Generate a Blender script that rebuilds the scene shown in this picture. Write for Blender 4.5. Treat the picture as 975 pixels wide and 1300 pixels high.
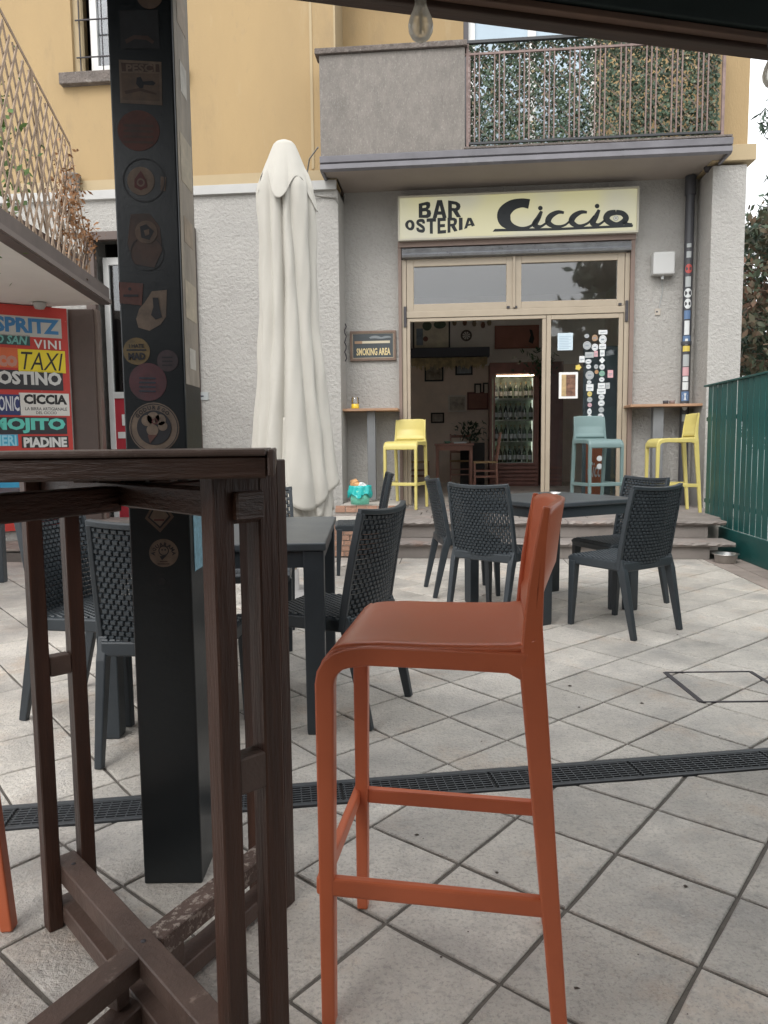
import bpy, bmesh, math, random
from mathutils import Vector, Matrix
random.seed(7)
sc = bpy.context.scene
for o in list(bpy.data.objects): bpy.data.objects.remove(o)
COL = sc.collection
PI = math.pi; R = math.radians
# ---------------------------------------------------------------- camera
H = 1.11; FPX = 926.4; PITCH = 0.0926; ROLL = -0.0106; PH = R(5.27)
fw = Vector((0, math.cos(PITCH), -math.sin(PITCH))); rt0 = Vector((1, 0, 0)); up0 = rt0.cross(fw)
rt = math.cos(ROLL)*rt0 + math.sin(ROLL)*up0; up = -math.sin(ROLL)*rt0 + math.cos(ROLL)*up0
cd = bpy.data.cameras.new('camera'); cam = bpy.data.objects.new('camera', cd); COL.objects.link(cam)
m = Matrix((rt, up, -fw)).transposed().to_4x4(); m.translation = Vector((0, 0, H)); cam.matrix_world = m
cd.sensor_fit = 'VERTICAL'; cd.sensor_height = 36; cd.lens = 36*FPX/1300; cd.clip_end = 500; cd.clip_start = 0.05
sc.camera = cam
# ---------------------------------------------------------------- world and sun (bright overcast)
w = bpy.data.worlds.new("World"); sc.world = w; w.use_nodes = True
nt = w.node_tree; bg = nt.nodes['Background']
sky = nt.nodes.new('ShaderNodeTexSky'); sky.sky_type = 'NISHITA'; sky.sun_disc = False
SUN_EL, SUN_AZ = R(48), R(205)
sky.sun_elevation = SUN_EL; sky.sun_rotation = SUN_AZ; sky.air_density = 1.4; sky.dust_density = 6; sky.ozone_density = .6
hs = nt.nodes.new('ShaderNodeHueSaturation'); hs.inputs['Saturation'].default_value = .10
nt.links.new(sky.outputs[0], hs.inputs['Color'])
tint = nt.nodes.new('ShaderNodeMix'); tint.data_type = 'RGBA'; tint.blend_type = 'MIX'; tint.inputs[0].default_value = .65
nt.links.new(hs.outputs[0], tint.inputs[6]); tint.inputs[7].default_value = (9.6, 9.8, 10.0, 1)   # an even cloud layer
nt.links.new(tint.outputs[2], bg.inputs['Color']); bg.inputs['Strength'].default_value = .125
sl = bpy.data.lights.new('sun', 'SUN'); sl.energy = .6; sl.angle = R(25); sl.color = (1, .97, .93)
so = bpy.data.objects.new('sun', sl); COL.objects.link(so)
sd = Vector((math.sin(SUN_AZ)*math.cos(SUN_EL), math.cos(SUN_AZ)*math.cos(SUN_EL), math.sin(SUN_EL)))
so.rotation_euler = sd.to_track_quat('Z', 'Y').to_euler(); so.location = (0, -5, 20)
sc.view_settings.view_transform = 'Standard'; sc.view_settings.look = 'None'; sc.view_settings.gamma = 1
sc.view_settings.exposure = 0.96
sc.render.engine = 'CYCLES'; sc.cycles.max_bounces = 12; sc.cycles.diffuse_bounces = 8
# ---------------------------------------------------------------- frames of reference
e1 = Vector((math.cos(PH), -math.sin(PH), 0)); e2 = Vector((math.sin(PH), math.cos(PH), 0))
def bw(s, d, z=0): return e1*s + e2*d + Vector((0, 0, z))          # building frame -> world
C0 = Vector((0, 0, H))
def ray(x, y): return fw + rt*((x-487.5)/FPX) - up*((y-650)/FPX)
def G(x, y, z=0): d = ray(x, y); return C0 + d*((z-H)/d.z)           # a photo point on a level plane
def AT(x, y, Y): d = ray(x, y); return C0 + d*(Y/d.y)
def BP(x, y, D):                                                       # a photo point on a plane parallel to the facade
    d = ray(x, y); P = C0 + d*(D/d.dot(e2)); return P.dot(e1), P.z
def inview(P, mg=40):
    q = Vector(P)-C0; dd = q.dot(fw)
    if dd < .1: return False
    return -mg < 487.5+FPX*q.dot(rt)/dd < 975+mg and -mg < 650-FPX*q.dot(up)/dd < 1300+mg
# ---------------------------------------------------------------- materials
MAT = {}
def mat(name, col, rough=.6, var=.0, vscale=6, bump=0, bscale=40, metal=0, spots=None, emit=0, coat=0, stretch=None, world=False, rnd=0, bdist=.01):
    if name in MAT: return MAT[name]
    m = bpy.data.materials.new(name); m.use_nodes = True; t = m.node_tree; N = t.nodes; L = t.links
    b = N['Principled BSDF']; b.inputs['Roughness'].default_value = rough; b.inputs['Metallic'].default_value = metal
    b.inputs['Coat Weight'].default_value = coat
    c4 = (*col, 1)
    tc = N.new('ShaderNodeNewGeometry' if world else 'ShaderNodeTexCoord'); co = tc.outputs['Position' if world else 'Object']
    if stretch:
        mp = N.new('ShaderNodeMapping'); mp.inputs['Scale'].default_value = stretch; L.new(co, mp.inputs[0]); co = mp.outputs[0]
    src = None
    if var:
        n = N.new('ShaderNodeTexNoise'); n.inputs['Scale'].default_value = vscale; n.inputs['Detail'].default_value = 8; n.inputs['Roughness'].default_value = .62; L.new(co, n.inputs[0])
        r = N.new('ShaderNodeValToRGB'); r.color_ramp.elements[0].position = .28; r.color_ramp.elements[1].position = .72
        r.color_ramp.elements[0].color = tuple(max(0, x*(1-var)) for x in col)+(1,); r.color_ramp.elements[1].color = tuple(min(1, x*(1+var)) for x in col)+(1,)
        L.new(n.outputs[0], r.inputs[0]); src = r.outputs[0]
        rr = N.new('ShaderNodeMapRange'); rr.inputs[3].default_value = max(.05, rough-.1); rr.inputs[4].default_value = min(1, rough+.12); L.new(n.outputs[0], rr.inputs[0]); L.new(rr.outputs[0], b.inputs['Roughness'])
    if spots:
        for (scol, sscale, lo, hi, amt) in spots:
            n = N.new('ShaderNodeTexNoise'); n.inputs['Scale'].default_value = sscale; n.inputs['Detail'].default_value = 6; n.inputs['Roughness'].default_value = .7; L.new(co, n.inputs[0])
            mr = N.new('ShaderNodeMapRange'); mr.inputs[1].default_value = lo; mr.inputs[2].default_value = hi; mr.inputs[4].default_value = amt; L.new(n.outputs[0], mr.inputs[0])
            mx = N.new('ShaderNodeMix'); mx.data_type = 'RGBA'; L.new(mr.outputs[0], mx.inputs[0])
            if src: L.new(src, mx.inputs[6])
            else: mx.inputs[6].default_value = c4
            mx.inputs[7].default_value = (*scol, 1); src = mx.outputs[2]
    if rnd:
        oi = N.new('ShaderNodeObjectInfo'); mr = N.new('ShaderNodeMapRange'); mr.inputs[3].default_value = 1-rnd; mr.inputs[4].default_value = 1+rnd; L.new(oi.outputs['Random'], mr.inputs[0])
        mx = N.new('ShaderNodeMix'); mx.data_type = 'RGBA'; mx.blend_type = 'MULTIPLY'; mx.inputs[0].default_value = 1
        if src: L.new(src, mx.inputs[6])
        else: mx.inputs[6].default_value = c4
        cc = N.new('ShaderNodeCombineColor'); [L.new(mr.outputs[0], cc.inputs[i]) for i in range(3)]; L.new(cc.outputs[0], mx.inputs[7]); src = mx.outputs[2]
    if src: L.new(src, b.inputs['Base Color'])
    else: b.inputs['Base Color'].default_value = c4
    if bump:
        n = N.new('ShaderNodeTexNoise'); n.inputs['Scale'].default_value = bscale; n.inputs['Detail'].default_value = 5; n.inputs['Roughness'].default_value = .65; L.new(co, n.inputs[0])
        bp = N.new('ShaderNodeBump'); bp.inputs['Strength'].default_value = bump; bp.inputs['Distance'].default_value = bdist; L.new(n.outputs[0], bp.inputs['Height']); L.new(bp.outputs[0], b.inputs['Normal'])
    if emit:
        b.inputs['Emission Color'].default_value = c4; b.inputs['Emission Strength'].default_value = emit
    MAT[name] = m; return m
def glass(name, tint=(.9, .95, .95), refl=.12, rough=.02):
    m = bpy.data.materials.new(name); m.use_nodes = True; t = m.node_tree; N = t.nodes; L = t.links; N.remove(N['Principled BSDF'])
    tr = N.new('ShaderNodeBsdfTransparent'); tr.inputs[0].default_value = (*tint, 1)
    gl = N.new('ShaderNodeBsdfGlossy'); gl.inputs['Roughness'].default_value = rough; gl.inputs[0].default_value = (1, 1, 1, 1)
    lw = N.new('ShaderNodeFresnel'); lw.inputs[0].default_value = 1.5
    ad = N.new('ShaderNodeMath'); ad.operation = 'ADD'; ad.use_clamp = True; ad.inputs[1].default_value = refl; L.new(lw.outputs[0], ad.inputs[0])
    mx = N.new('ShaderNodeMixShader'); L.new(ad.outputs[0], mx.inputs[0]); L.new(tr.outputs[0], mx.inputs[1]); L.new(gl.outputs[0], mx.inputs[2]); L.new(mx.outputs[0], N['Material Output'].inputs[0])
    MAT[name] = m; return m

M_plaster = mat('plaster_white', (.39, .376, .352), .9, .07, 1.3, .75, 26, bdist=.035, spots=[((.29, .27, .25), .9, .55, .8, .45), ((.31, .295, .275), 22, .50, .70, .45), ((.26, .23, .20), 5, .64, .82, .4)], world=True)
M_yellow = mat('plaster_yellow', (.355, .250, .126), .85, .08, .9, .4, 60, spots=[((.22, .165, .10), 1.6, .56, .80, .65), ((.42, .33, .20), 3.0, .60, .8, .5), ((.24, .185, .12), 9, .60, .80, .5)], world=True, stretch=(1.3, 1.3, .4))
M_yellow2 = mat('plaster_cream', (.39, .305, .185), .85, .06, 2, .2, 60, world=True)
M_band = mat('band_white', (.43, .425, .41), .7, .06, 3, .15, 80, world=True)
M_parapet = mat('parapet_grit', (.215, .195, .175), .9, .16, 14, 1.0, 130, spots=[((.12, .11, .10), 2.4, .46, .70, .6), ((.36, .335, .31), 80, .54, .64, .5), ((.12, .11, .10), 70, .56, .66, .5)], world=True, stretch=(1, 1, .45))
M_fascia = mat('fascia_grey', (.17, .165, .18), .55, .2, 3, .15, 30, spots=[((.30, .30, .29), 2.2, .58, .75, .5)], world=True)
M_soffit = mat('soffit_taupe', (.31, .27, .24), .85, .08, 2, .1, 50, world=True)
M_stone = mat('sill_stone', (.15, .125, .11), .85, .4, 14, .9, 40, bdist=.03, spots=[((.36, .34, .31), 12, .54, .70, .6), ((.05, .045, .04), 7, .52, .72, .7)], world=True)
M_step = mat('step_porphyry', (.225, .198, .18), .75, .2, 5, .8, 45, spots=[((.35, .18, .12), 2.4, .55, .75, .5), ((.14, .12, .11), 7, .55, .75, .6)], world=True, rnd=.12)
M_riser = mat('riser_stone', (.215, .19, .172), .85, .15, 6, .6, 90, spots=[((.15, .13, .12), 3, .5, .75, .5)], world=True)
M_brick = mat('brick_red', (.34, .20, .14), .85, .2, 12, .7, 60, world=True, rnd=.22)
M_mortar = mat('mortar', (.42, .39, .35), .9, .1, 20, .4, 60, world=True)
M_tile = mat('tile_ceramic', (.55, .512, .46), .44, .20, 3.6, .9, 70, bdist=.012, world=True, rnd=.12,
             spots=[((.50, .34, .22), 2.3, .54, .74, .55), ((.22, .215, .215), 1.9, .47, .70, .62), ((.60, .57, .53), 6, .56, .72, .55), ((.22, .20, .185), 110, .52, .62, .50), ((.30, .28, .26), 34, .53, .64, .50), ((.62, .59, .55), 70, .58, .66, .4)])
M_grout = mat('grout', (.115, .103, .09), .95, .25, 18, .5, 80, world=True)
M_paver = mat('paver_brown', (.25, .21, .185), .85, .2, 6, .6, 60, world=True, rnd=.12)
M_ground = mat('ground_asphalt', (.36, .355, .34), .95, .15, 2, .3, 20, world=True)
M_drain = mat('drain_plastic', (.055, .06, .065), .5, .2, 30, .1, 80, world=True)
M_void = mat('drain_void', (.012, .012, .012), .9)
M_frame = mat('door_aluminium_beige', (.36, .30, .225), .42, .06, 6, .04, 200, spots=[((.30, .24, .17), 5, .58, .8, .4)])
M_shutter = mat('shutter_metal', (.30, .31, .33), .38, .2, 10, .1, 60, metal=.7, spots=[((.07, .06, .06), 12, .60, .7, .8)])
M_brownmetal = mat('brown_metal', (.080, .055, .046), .5, .12, 5, .1, 60)
M_whiteframe = mat('white_frame', (.70, .70, .68), .45, .05, 8)
M_black = mat('black_print', (.018, .022, .025), .6)
M_white = mat('white_print', (.72, .72, .70), .6)
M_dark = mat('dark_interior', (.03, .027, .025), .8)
M_resin = mat('anthracite_resin', (.027, .034, .040), .40, .12, 14, .12, 200)
M_resin_t = mat('anthracite_table', (.045, .053, .060), .33, .2, 5, .12, 90, spots=[((.13, .13, .13), 6, .60, .8, .35)])
M_orange = mat('terracotta_plastic', (.53, .132, .056), .33, .06, 5, .06, 240, spots=[((.58, .25, .14), 30, .66, .76, .35), ((.30, .07, .03), 4, .56, .8, .35)])
M_ylw = mat('yellow_plastic', (.56, .475, .155), .42, .03, 7)
M_aqua = mat('aqua_plastic', (.15, .22, .218), .42, .03, 7)
M_wood = mat('dark_wood', (.046, .018, .010), .42, .45, 9, .4, 24, stretch=(3, 3, .3), spots=[((.105, .046, .025), 5, .58, .8, .5), ((.02, .012, .01), 6, .58, .75, .6)])
M_woodb = mat('dark_wood_board', (.042, .018, .010), .42, .45, 9, .4, 24, stretch=(.6, 1.2, 5), spots=[((.075, .035, .02), 5, .60, .8, .5)])
M_woodh = mat('dark_wood_worn', (.088, .056, .044), .5, .3, 9, .4, 30, stretch=(1, 1, 1), spots=[((.25, .19, .155), 13, .62, .69, .7), ((.05, .03, .025), 5, .52, .72, .6)])
M_cwood = mat('counter_wood', (.34, .20, .12), .6, .2, 6, .2, 40, stretch=(.5, 4, 4))
M_postg = mat('post_green', (.008, .011, .013), .34, .15, 5, .06, 60)
M_posts = mat('post_side_metal', (.20, .22, .20), .22, .2, 6, .05, 60, metal=.5)
M_fence = mat('fence_green', (.009, .074, .068), .45, .15, 5, .1, 60, rnd=.12)
M_cloth = mat('parasol_cloth', (.47, .448, .40), .9, .04, 3, .3, 260, spots=[((.38, .33, .26), 2.2, .60, .85, .4)])
M_steel = mat('steel', (.55, .54, .52), .3, .1, 20, metal=1)
M_ashleg = mat('grey_leg', (.20, .205, .21), .5, .1, 8, metal=.4)
M_pipe = mat('pipe_dark', (.055, .055, .062), .45, .2, 8, .1, 40)
M_tarp = mat('tarp_green', (.020, .032, .030), .7, .2, 3, .3, 8)
M_beam = mat('beam_wood', (.060, .035, .024), .6, .3, 8, .3, 20, stretch=(.4, 3, 3))
M_iron = mat('iron_dark', (.045, .04, .045), .6, .3, 15, .2, 60)
M_rail = mat('rail_rust', (.20, .14, .125), .65, .35, 12, .2, 60)
M_railtop = mat('rail_dark', (.03, .032, .035), .5, .2, 12)
M_slat = mat('trellis_bamboo', (.32, .235, .17), .7, .25, 10, .3, 40, rnd=.2)
M_leafd = mat('leaf_dark', (.05, .085, .05), .55, .5, 3, rnd=.0)
M_leafl = mat('leaf_light', (.12, .15, .09), .55, .4, 3)
M_leafp = mat('leaf_pale', (.30, .24, .14), .6, .4, 3)
M_leaforange = mat('leaf_dry', (.30, .15, .065), .7, .4, 4)
M_leafgreen = mat('leaf_garden', (.10, .17, .04), .6, .4, 4)
M_leafred = mat('leaf_autumn', (.15, .08, .05), .7, .5, 2, spots=[((.055, .08, .045), 1.3, .38, .56, .95)])
M_needle = mat('needle_cedar', (.045, .075, .05), .7, .5, 2)
M_bark = mat('bark', (.11, .08, .06), .9, .3, 8, .6, 20)
G_top = glass('glass_transom', (.90, .92, .94), .028)
G_door = glass('glass_door', (.93, .95, .96), .01)
G_clear = glass('glass_clear', (.97, .97, .97), .03)
G_bulb = glass('glass_bulb', (.93, .92, .88), .0)
_t = G_bulb.node_tree; _d = _t.nodes.new('ShaderNodeBsdfTranslucent'); _d.inputs[0].default_value = (.75, .72, .66, 1); _x = _t.nodes.new('ShaderNodeMixShader'); _x.inputs[0].default_value = .42
_m = [n for n in _t.nodes if n.type == 'MIX_SHADER' and n is not _x][0]; _o = [n for n in _t.nodes if n.type == 'OUTPUT_MATERIAL'][0]
_t.links.new(_m.outputs[0], _x.inputs[1]); _t.links.new(_d.outputs[0], _x.inputs[2]); _t.links.new(_x.outputs[0], _o.inputs[0])

# ---------------------------------------------------------------- mesh builder
class MB:
    def __init__(s): s.v = []; s.f = []; s.sm = []
    def add(s, vs, fs, smooth=False):
        b = len(s.v); s.v += [tuple(x) for x in vs]; s.f += [tuple(b+i for i in f) for f in fs]; s.sm += [smooth]*len(fs); return s
    def box(s, x0, x1, y0, y1, z0, z1):
        s.add([(x0, y0, z0), (x1, y0, z0), (x1, y1, z0), (x0, y1, z0), (x0, y0, z1), (x1, y0, z1), (x1, y1, z1), (x0, y1, z1)],
              [(0, 3, 2, 1), (4, 5, 6, 7), (0, 1, 5, 4), (1, 2, 6, 5), (2, 3, 7, 6), (3, 0, 4, 7)]); return s
    def prism(s, poly, z0, z1, tf=None):
        n = len(poly); vs = [(x, y, z0) for x, y in poly]+[(x, y, z1) for x, y in poly]
        if tf: vs = [tf(*v) for v in vs]
        s.add(vs, [tuple(range(n-1, -1, -1)), tuple(range(n, 2*n))]+[(i, (i+1) % n, n+(i+1) % n, n+i) for i in range(n)]); return s
    def sweep(s, pts, sizes, side, smooth=False, caps=True):
        # rectangular bar through pts; sizes (a along side, b across) per point
        pts = [Vector(p) for p in pts]; side = Vector(side).normalized(); vs = []; fs = []; n = len(pts)
        if not isinstance(sizes, list): sizes = [sizes]*n
        for i, p in enumerate(pts):
            d = (pts[min(i+1, n-1)]-pts[max(i-1, 0)]).normalized(); u = side.cross(d).normalized(); sd_ = d.cross(u).normalized()*1.0
            k = 1.0
            if 0 < i < n-1:
                d1 = (pts[i]-pts[i-1]).normalized(); k = 1/max(.5, d1.dot(d))
            a, b = sizes[i]
            vs += [p+sd_*a/2+u*b/2*k, p-sd_*a/2+u*b/2*k, p-sd_*a/2-u*b/2*k, p+sd_*a/2-u*b/2*k]
        for i in range(n-1):
            for j in range(4): fs.append((4*i+j, 4*i+(j+1) % 4, 4*i+4+(j+1) % 4, 4*i+4+j))
        if caps: fs += [(3, 2, 1, 0), (4*n-4, 4*n-3, 4*n-2, 4*n-1)]
        s.add(vs, fs, smooth); return s
    def tube(s, pts, r, n=8, smooth=True):
        pts = [Vector(p) for p in pts]; vs = []; fs = []; k = len(pts)
        rs = r if isinstance(r, list) else [r]*k
        ref = Vector((0, 0, 1))
        if abs((pts[-1]-pts[0]).normalized().dot(ref)) > .9: ref = Vector((1, 0, 0))
        for i, p in enumerate(pts):
            d = (pts[min(i+1, k-1)]-pts[max(i-1, 0)]).normalized(); a = d.cross(ref).normalized(); b = d.cross(a)
            vs += [p+(a*math.cos(2*PI*j/n)+b*math.sin(2*PI*j/n))*rs[i] for j in range(n)]
        for i in range(k-1):
            for j in range(n): fs.append((i*n+j, i*n+(j+1) % n, (i+1)*n+(j+1) % n, (i+1)*n+j))
        s.add(vs, fs, smooth); s.add([vs[j] for j in range(n)], [tuple(range(n-1, -1, -1))]); s.add([vs[(k-1)*n+j] for j in range(n)], [tuple(range(n))]); return s
    def lathe(s, prof, n=20, c=(0, 0, 0), smooth=True):
        vs = [(c[0]+r*math.cos(2*PI*j/n), c[1]+r*math.sin(2*PI*j/n), c[2]+z) for r, z in prof for j in range(n)]
        fs = [(i*n+j, i*n+(j+1) % n, (i+1)*n+(j+1) % n, (i+1)*n+j) for i in range(len(prof)-1) for j in range(n)]
        s.add(vs, fs, smooth); return s
    def grid(s, fn, nu, nv, smooth=True, closed=False):
        vs = [fn(i/nu, j/nv) for j in range(nv+1) for i in range(nu+1)]; W_ = nu+1
        s.add(vs, [(j*W_+i, j*W_+i+1, (j+1)*W_+i+1, (j+1)*W_+i) for j in range(nv) for i in range(nu)], smooth); return s
    def build(s, name, material, parent=None, off=(0, 0, 0), kind=None, bevel=0, solid=0, sub=0, seg=2):
        me = bpy.data.meshes.new(name); o = Vector(off)
        me.from_pydata([(x-o.x, y-o.y, z-o.z) for x, y, z in s.v], [], s.f)
        me.polygons.foreach_set('use_smooth', s.sm); me.update()
        ob = bpy.data.objects.new(name, me); COL.objects.link(ob)
        if material: me.materials.append(material)
        if parent: ob.parent = parent
        if kind: ob['kind'] = kind
        if solid: md = ob.modifiers.new('s', 'SOLIDIFY'); md.thickness = solid; md.offset = 0
        if bevel:
            md = ob.modifiers.new('b', 'BEVEL'); md.width = bevel; md.segments = seg; md.limit_method = 'ANGLE'; md.angle_limit = R(40); md.harden_normals = False
        if sub: md = ob.modifiers.new('u', 'SUBSURF'); md.levels = md.render_levels = sub
        return ob
def tag(o, label, cat, group=None, kind=None):
    if label: o['label'] = label
    if cat: o['category'] = cat
    if group: o['group'] = group
    if kind: o['kind'] = kind
    return o
def thing(name, label, cat, loc=(0, 0, 0), rz=0, group=None):
    o = bpy.data.objects.new(name, None); COL.objects.link(o); o.empty_display_size = .1
    o.location = loc; o.rotation_euler = (0, 0, rz); return tag(o, label, cat, group)
def bthing(name, label, cat, s, d, z, group=None):                    # a thing aligned with the facade; parts use off=(s,d,z)
    return thing(name, label, cat, bw(s, d, z), -PH, group)
def copy_tree(o, loc=None, rz=None, label=None, group=None, parent=None):
    c = o.copy(); COL.objects.link(c)
    if parent: c.parent = parent
    for ch in list(o.children): copy_tree(ch, parent=c)
    if loc is not None: c.location = loc
    if rz is not None: c.rotation_euler = (0, 0, rz)
    if label: c['label'] = label
    if group: c['group'] = group
    return c
def place(mesh, name, parent, loc=(0, 0, 0), rot=(0, 0, 0), scale=(1, 1, 1)):
    o = bpy.data.objects.new(name, mesh); COL.objects.link(o); o.parent = parent; o.location = loc; o.rotation_euler = rot; o.scale = scale; return o
def text_verts(body, bold=.0, shear=0, res=2, spacing=1.0):
    cu = bpy.data.curves.new('t', 'FONT'); cu.body = body; cu.size = 1; cu.offset = bold; cu.shear = shear; cu.resolution_u = res; cu.space_character = spacing
    ob = bpy.data.objects.new('t', cu); COL.objects.link(ob)
    dg = bpy.context.evaluated_depsgraph_get(); me = bpy.data.meshes.new_from_object(ob.evaluated_get(dg))
    vs = [(v.co.x, v.co.y) for v in me.vertices]; fs = [tuple(p.vertices) for p in me.polygons]
    bpy.data.objects.remove(ob); bpy.data.curves.remove(cu); bpy.data.meshes.remove(me)
    x0 = min(v[0] for v in vs); x1 = max(v[0] for v in vs); y0 = min(v[1] for v in vs); y1 = max(v[1] for v in vs)
    return [((x-x0)/(x1-x0), (y-y0)/(y1-y0)) for x, y in vs], fs, (x1-x0)/(y1-y0)
_TC = {}
def text_mb(mb, body, x0, x1, z0, z1, y, bold=.02, shear=0, warp=None, spacing=1.0):
    # print facing -Y in the plane y, fitted to the box
    k = (body, bold, shear, spacing)
    if k not in _TC: _TC[k] = text_verts(body, bold, shear, spacing=spacing)
    vs, fs, _ = _TC[k]; out = []
    for u, v in vs:
        if warp: u, v = warp(u, v)
        out.append((x0+(x1-x0)*u, y, z0+(z1-z0)*v))
    mb.add(out, fs); return mb
def disc(mb, x, z, r, y, n=20, t=.0006, rx=None):
    rx = rx or r
    mb.prism([(x+rx*math.cos(2*PI*i/n), z+r*math.sin(2*PI*i/n)) for i in range(n)], 0, t, tf=lambda a, b, c: (a, y-c, b)); return mb
def ringf(mb, x, z, r0, r1, y, n=24):
    vs = []; fs = []
    for i in range(n):
        c, s_ = math.cos(2*PI*i/n), math.sin(2*PI*i/n); vs += [(x+r0*c, y, z+r0*s_), (x+r1*c, y, z+r1*s_)]
        j = (i+1) % n; fs.append((2*i, 2*i+1, 2*j+1, 2*j))
    mb.add(vs, fs); return mb
def ribbon(mb, pts, y, map_):
    # flat stroke of varying width; pts (x, y, width)
    # resample with Catmull-Rom
    P = [Vector(p) for p in pts]; Q = []
    for i in range(len(P)-1):
        a = P[max(i-1, 0)]; b = P[i]; c = P[i+1]; d = P[min(i+2, len(P)-1)]
        for k in range(6):
            t = k/6; Q.append(.5*((2*b)+(c-a)*t+(2*a-5*b+4*c-d)*t*t+(3*b-a-3*c+d)*t**3))
    Q.append(P[-1]); vs = []; n = len(Q)
    for i, q in enumerate(Q):
        t = (Q[min(i+1, n-1)]-Q[max(i-1, 0)]); t = Vector((t.x, t.y)).normalized(); nn = Vector((-t.y, t.x)); wv = max(q.z, 1)
        for sg in (1, -1):
            a, b = map_(q.x+sg*nn.x*wv*.56, q.y+sg*nn.y*wv*.56); vs.append((a, y, b))
    mb.add(vs, [(2*i, 2*i+1, 2*i+3, 2*i+2) for i in range(n-1)]); return mb

# ================================================================ SETTING: ground and patio floor
g = MB(); g.box(-70, 70, -60, 90, -.25, -.03).build('ground', M_ground, kind='structure')
grout = MB(); grout.box(-8, 3.6, -5, 9.3, -.2, -.007); patio = grout.build('patio_floor', M_grout, kind='structure')
def clip(poly, a, b, c):          # keep a*x+b*y<=c
    out = []
    for i in range(len(poly)):
        p, q = poly[i], poly[(i+1) % len(poly)]; fp = a*p[0]+b*p[1]-c; fq = a*q[0]+b*q[1]-c
        if fp <= 0: out.append(p)
        if (fp < 0 < fq) or (fq < 0 < fp):
            t = fp/(fp-fq); out.append((p[0]+(q[0]-p[0])*t, p[1]+(q[1]-p[1])*t))
    return out
def area(p): return abs(sum(p[i][0]*p[(i+1) % len(p)][1]-p[(i+1) % len(p)][0]*p[i][1] for i in range(len(p))))/2
_wr = random.Random(99)
def tile_mb(mb, poly, z=0, wob=.0011):
    # slab with a worn, slightly uneven edge
    q = []
    for i in range(len(poly)):
        p0, p1 = Vector(poly[i]), Vector(poly[(i+1) % len(poly)]); L_ = (p1-p0).length; k = 4 if L_ > .2 else 2 if L_ > .08 else 1
        nrm = Vector((p1.y-p0.y, p0.x-p1.x)).normalized() if L_ > 1e-6 else Vector((0, 0))
        for a in range(k): pt = p0.lerp(p1, a/k)-(nrm*_wr.uniform(-wob*.2, wob*1.6) if a else Vector((0, 0))); q.append((pt.x, pt.y))
    poly = q; n = len(poly); cx = sum(p[0] for p in poly)/n; cy = sum(p[1] for p in poly)/n
    def ins(k, p): d = Vector((cx-p[0], cy-p[1])); L_ = d.length; d = d/L_ if L_ else d; return (p[0]+d.x*k, p[1]+d.y*k)
    a = [(*ins(.0035, p), z) for p in poly]; b = [(*p, z-.003) for p in poly]; c = [(*p, z-.02) for p in poly]
    mb.add(a+b+c, [tuple(range(n))]+[(n+i, n+(i+1) % n, (i+1) % n, i) for i in range(n)]+[(2*n+i, 2*n+(i+1) % n, n+(i+1) % n, n+i) for i in range(n)])
# drain line: from (-1.124,2.036) to (1.293,2.383) lower, upper edge offset .152
DA = Vector((-1.1237, 2.036)); DB = Vector((1.2934, 2.3831)); dd = (DB-DA).normalized(); dn = Vector((-dd.y, dd.x)); DW = .152
rest = MB(); shared = {}
def ccw(p): return p if sum(p[i][0]*p[(i+1) % len(p)][1]-p[(i+1) % len(p)][0]*p[i][1] for i in range(len(p))) > 0 else p[::-1]
ntile = 0
def put_tile(poly, full=None):
    global ntile
    if len(poly) < 3 or area(poly) < .0015: return
    poly = ccw(poly); cx = sum(p[0] for p in poly)/len(poly); cy = sum(p[1] for p in poly)/len(poly)
    vis = cy > .7 and any(inview((p[0], p[1], 0), 12) for p in poly+[(cx, cy)])
    if vis and ntile < 297:
        ntile += 1
        if full is not None:
            key, ang = full
            if key not in shared:
                t = MB(); rnd = random.Random(str(key))
                h = key[1]/2-key[2]/2; tile_mb(t, [(sx*h+rnd.uniform(-.0012, .0012), sy*h+rnd.uniform(-.0012, .0012)) for sx, sy in ((-1, -1), (1, -1), (1, 1), (-1, 1))])
                me = bpy.data.meshes.new('tile'); me.from_pydata(t.v, [], t.f); me.materials.append(M_tile); shared[key] = me
            place(shared[key], 'tile', patio, (cx, cy, random.uniform(-.0012, .0012)), (random.uniform(-.003, .003), random.uniform(-.003, .003), ang))
        else:
            t = MB(); tile_mb(t, [(p[0]-cx, p[1]-cy) for p in poly]); o = t.build('tile', M_tile, patio); o.location = (cx, cy, random.uniform(-.0012, .0012))
    else: tile_mb(rest, poly)
def tile_field(origin, th, t, halfs, rng, joint, gap2):
    d1 = -Vector((math.sin(th), math.cos(th))); d2 = Vector((math.cos(th), -math.sin(th)))
    for i in range(*rng[0]):
        for j in range(*rng[1]):
            c = origin+d1*(t*(i+.5))+d2*(t*(j+.5)); h = t/2-joint/2
            poly = [(c+d1*a*h+d2*b*h)[:] for a, b in ((-1, -1), (1, -1), (1, 1), (-1, 1))]; p2 = poly
            for hp in halfs:
                p2 = clip(p2, *hp)
                if len(p2) < 3: break
            if len(p2) < 3: continue
            full = abs(area(p2)-area(poly)) < 1e-6
            if full: put_tile(poly, ((random.randint(0, 3), t, joint), math.atan2(d1.y, d1.x)))
            else: put_tile(p2)
def half_above(off):   # keep points with (p-DA).dn >= off
    return (-dn.x, -dn.y, -(DA.dot(dn)+off))
BRD = 6.72; FB = 2.36                                               # border rows start here
tile_field(Vector((.1914*H, 2.2081*H)), .8862, .2793*H, [half_above(DW+.006), (e2.x, e2.y, BRD-.006), (e1.x, e1.y, FB-.006), (-1, 0, 7.5)], ((-30, 24), (-30, 24)), .009, 0)
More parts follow.
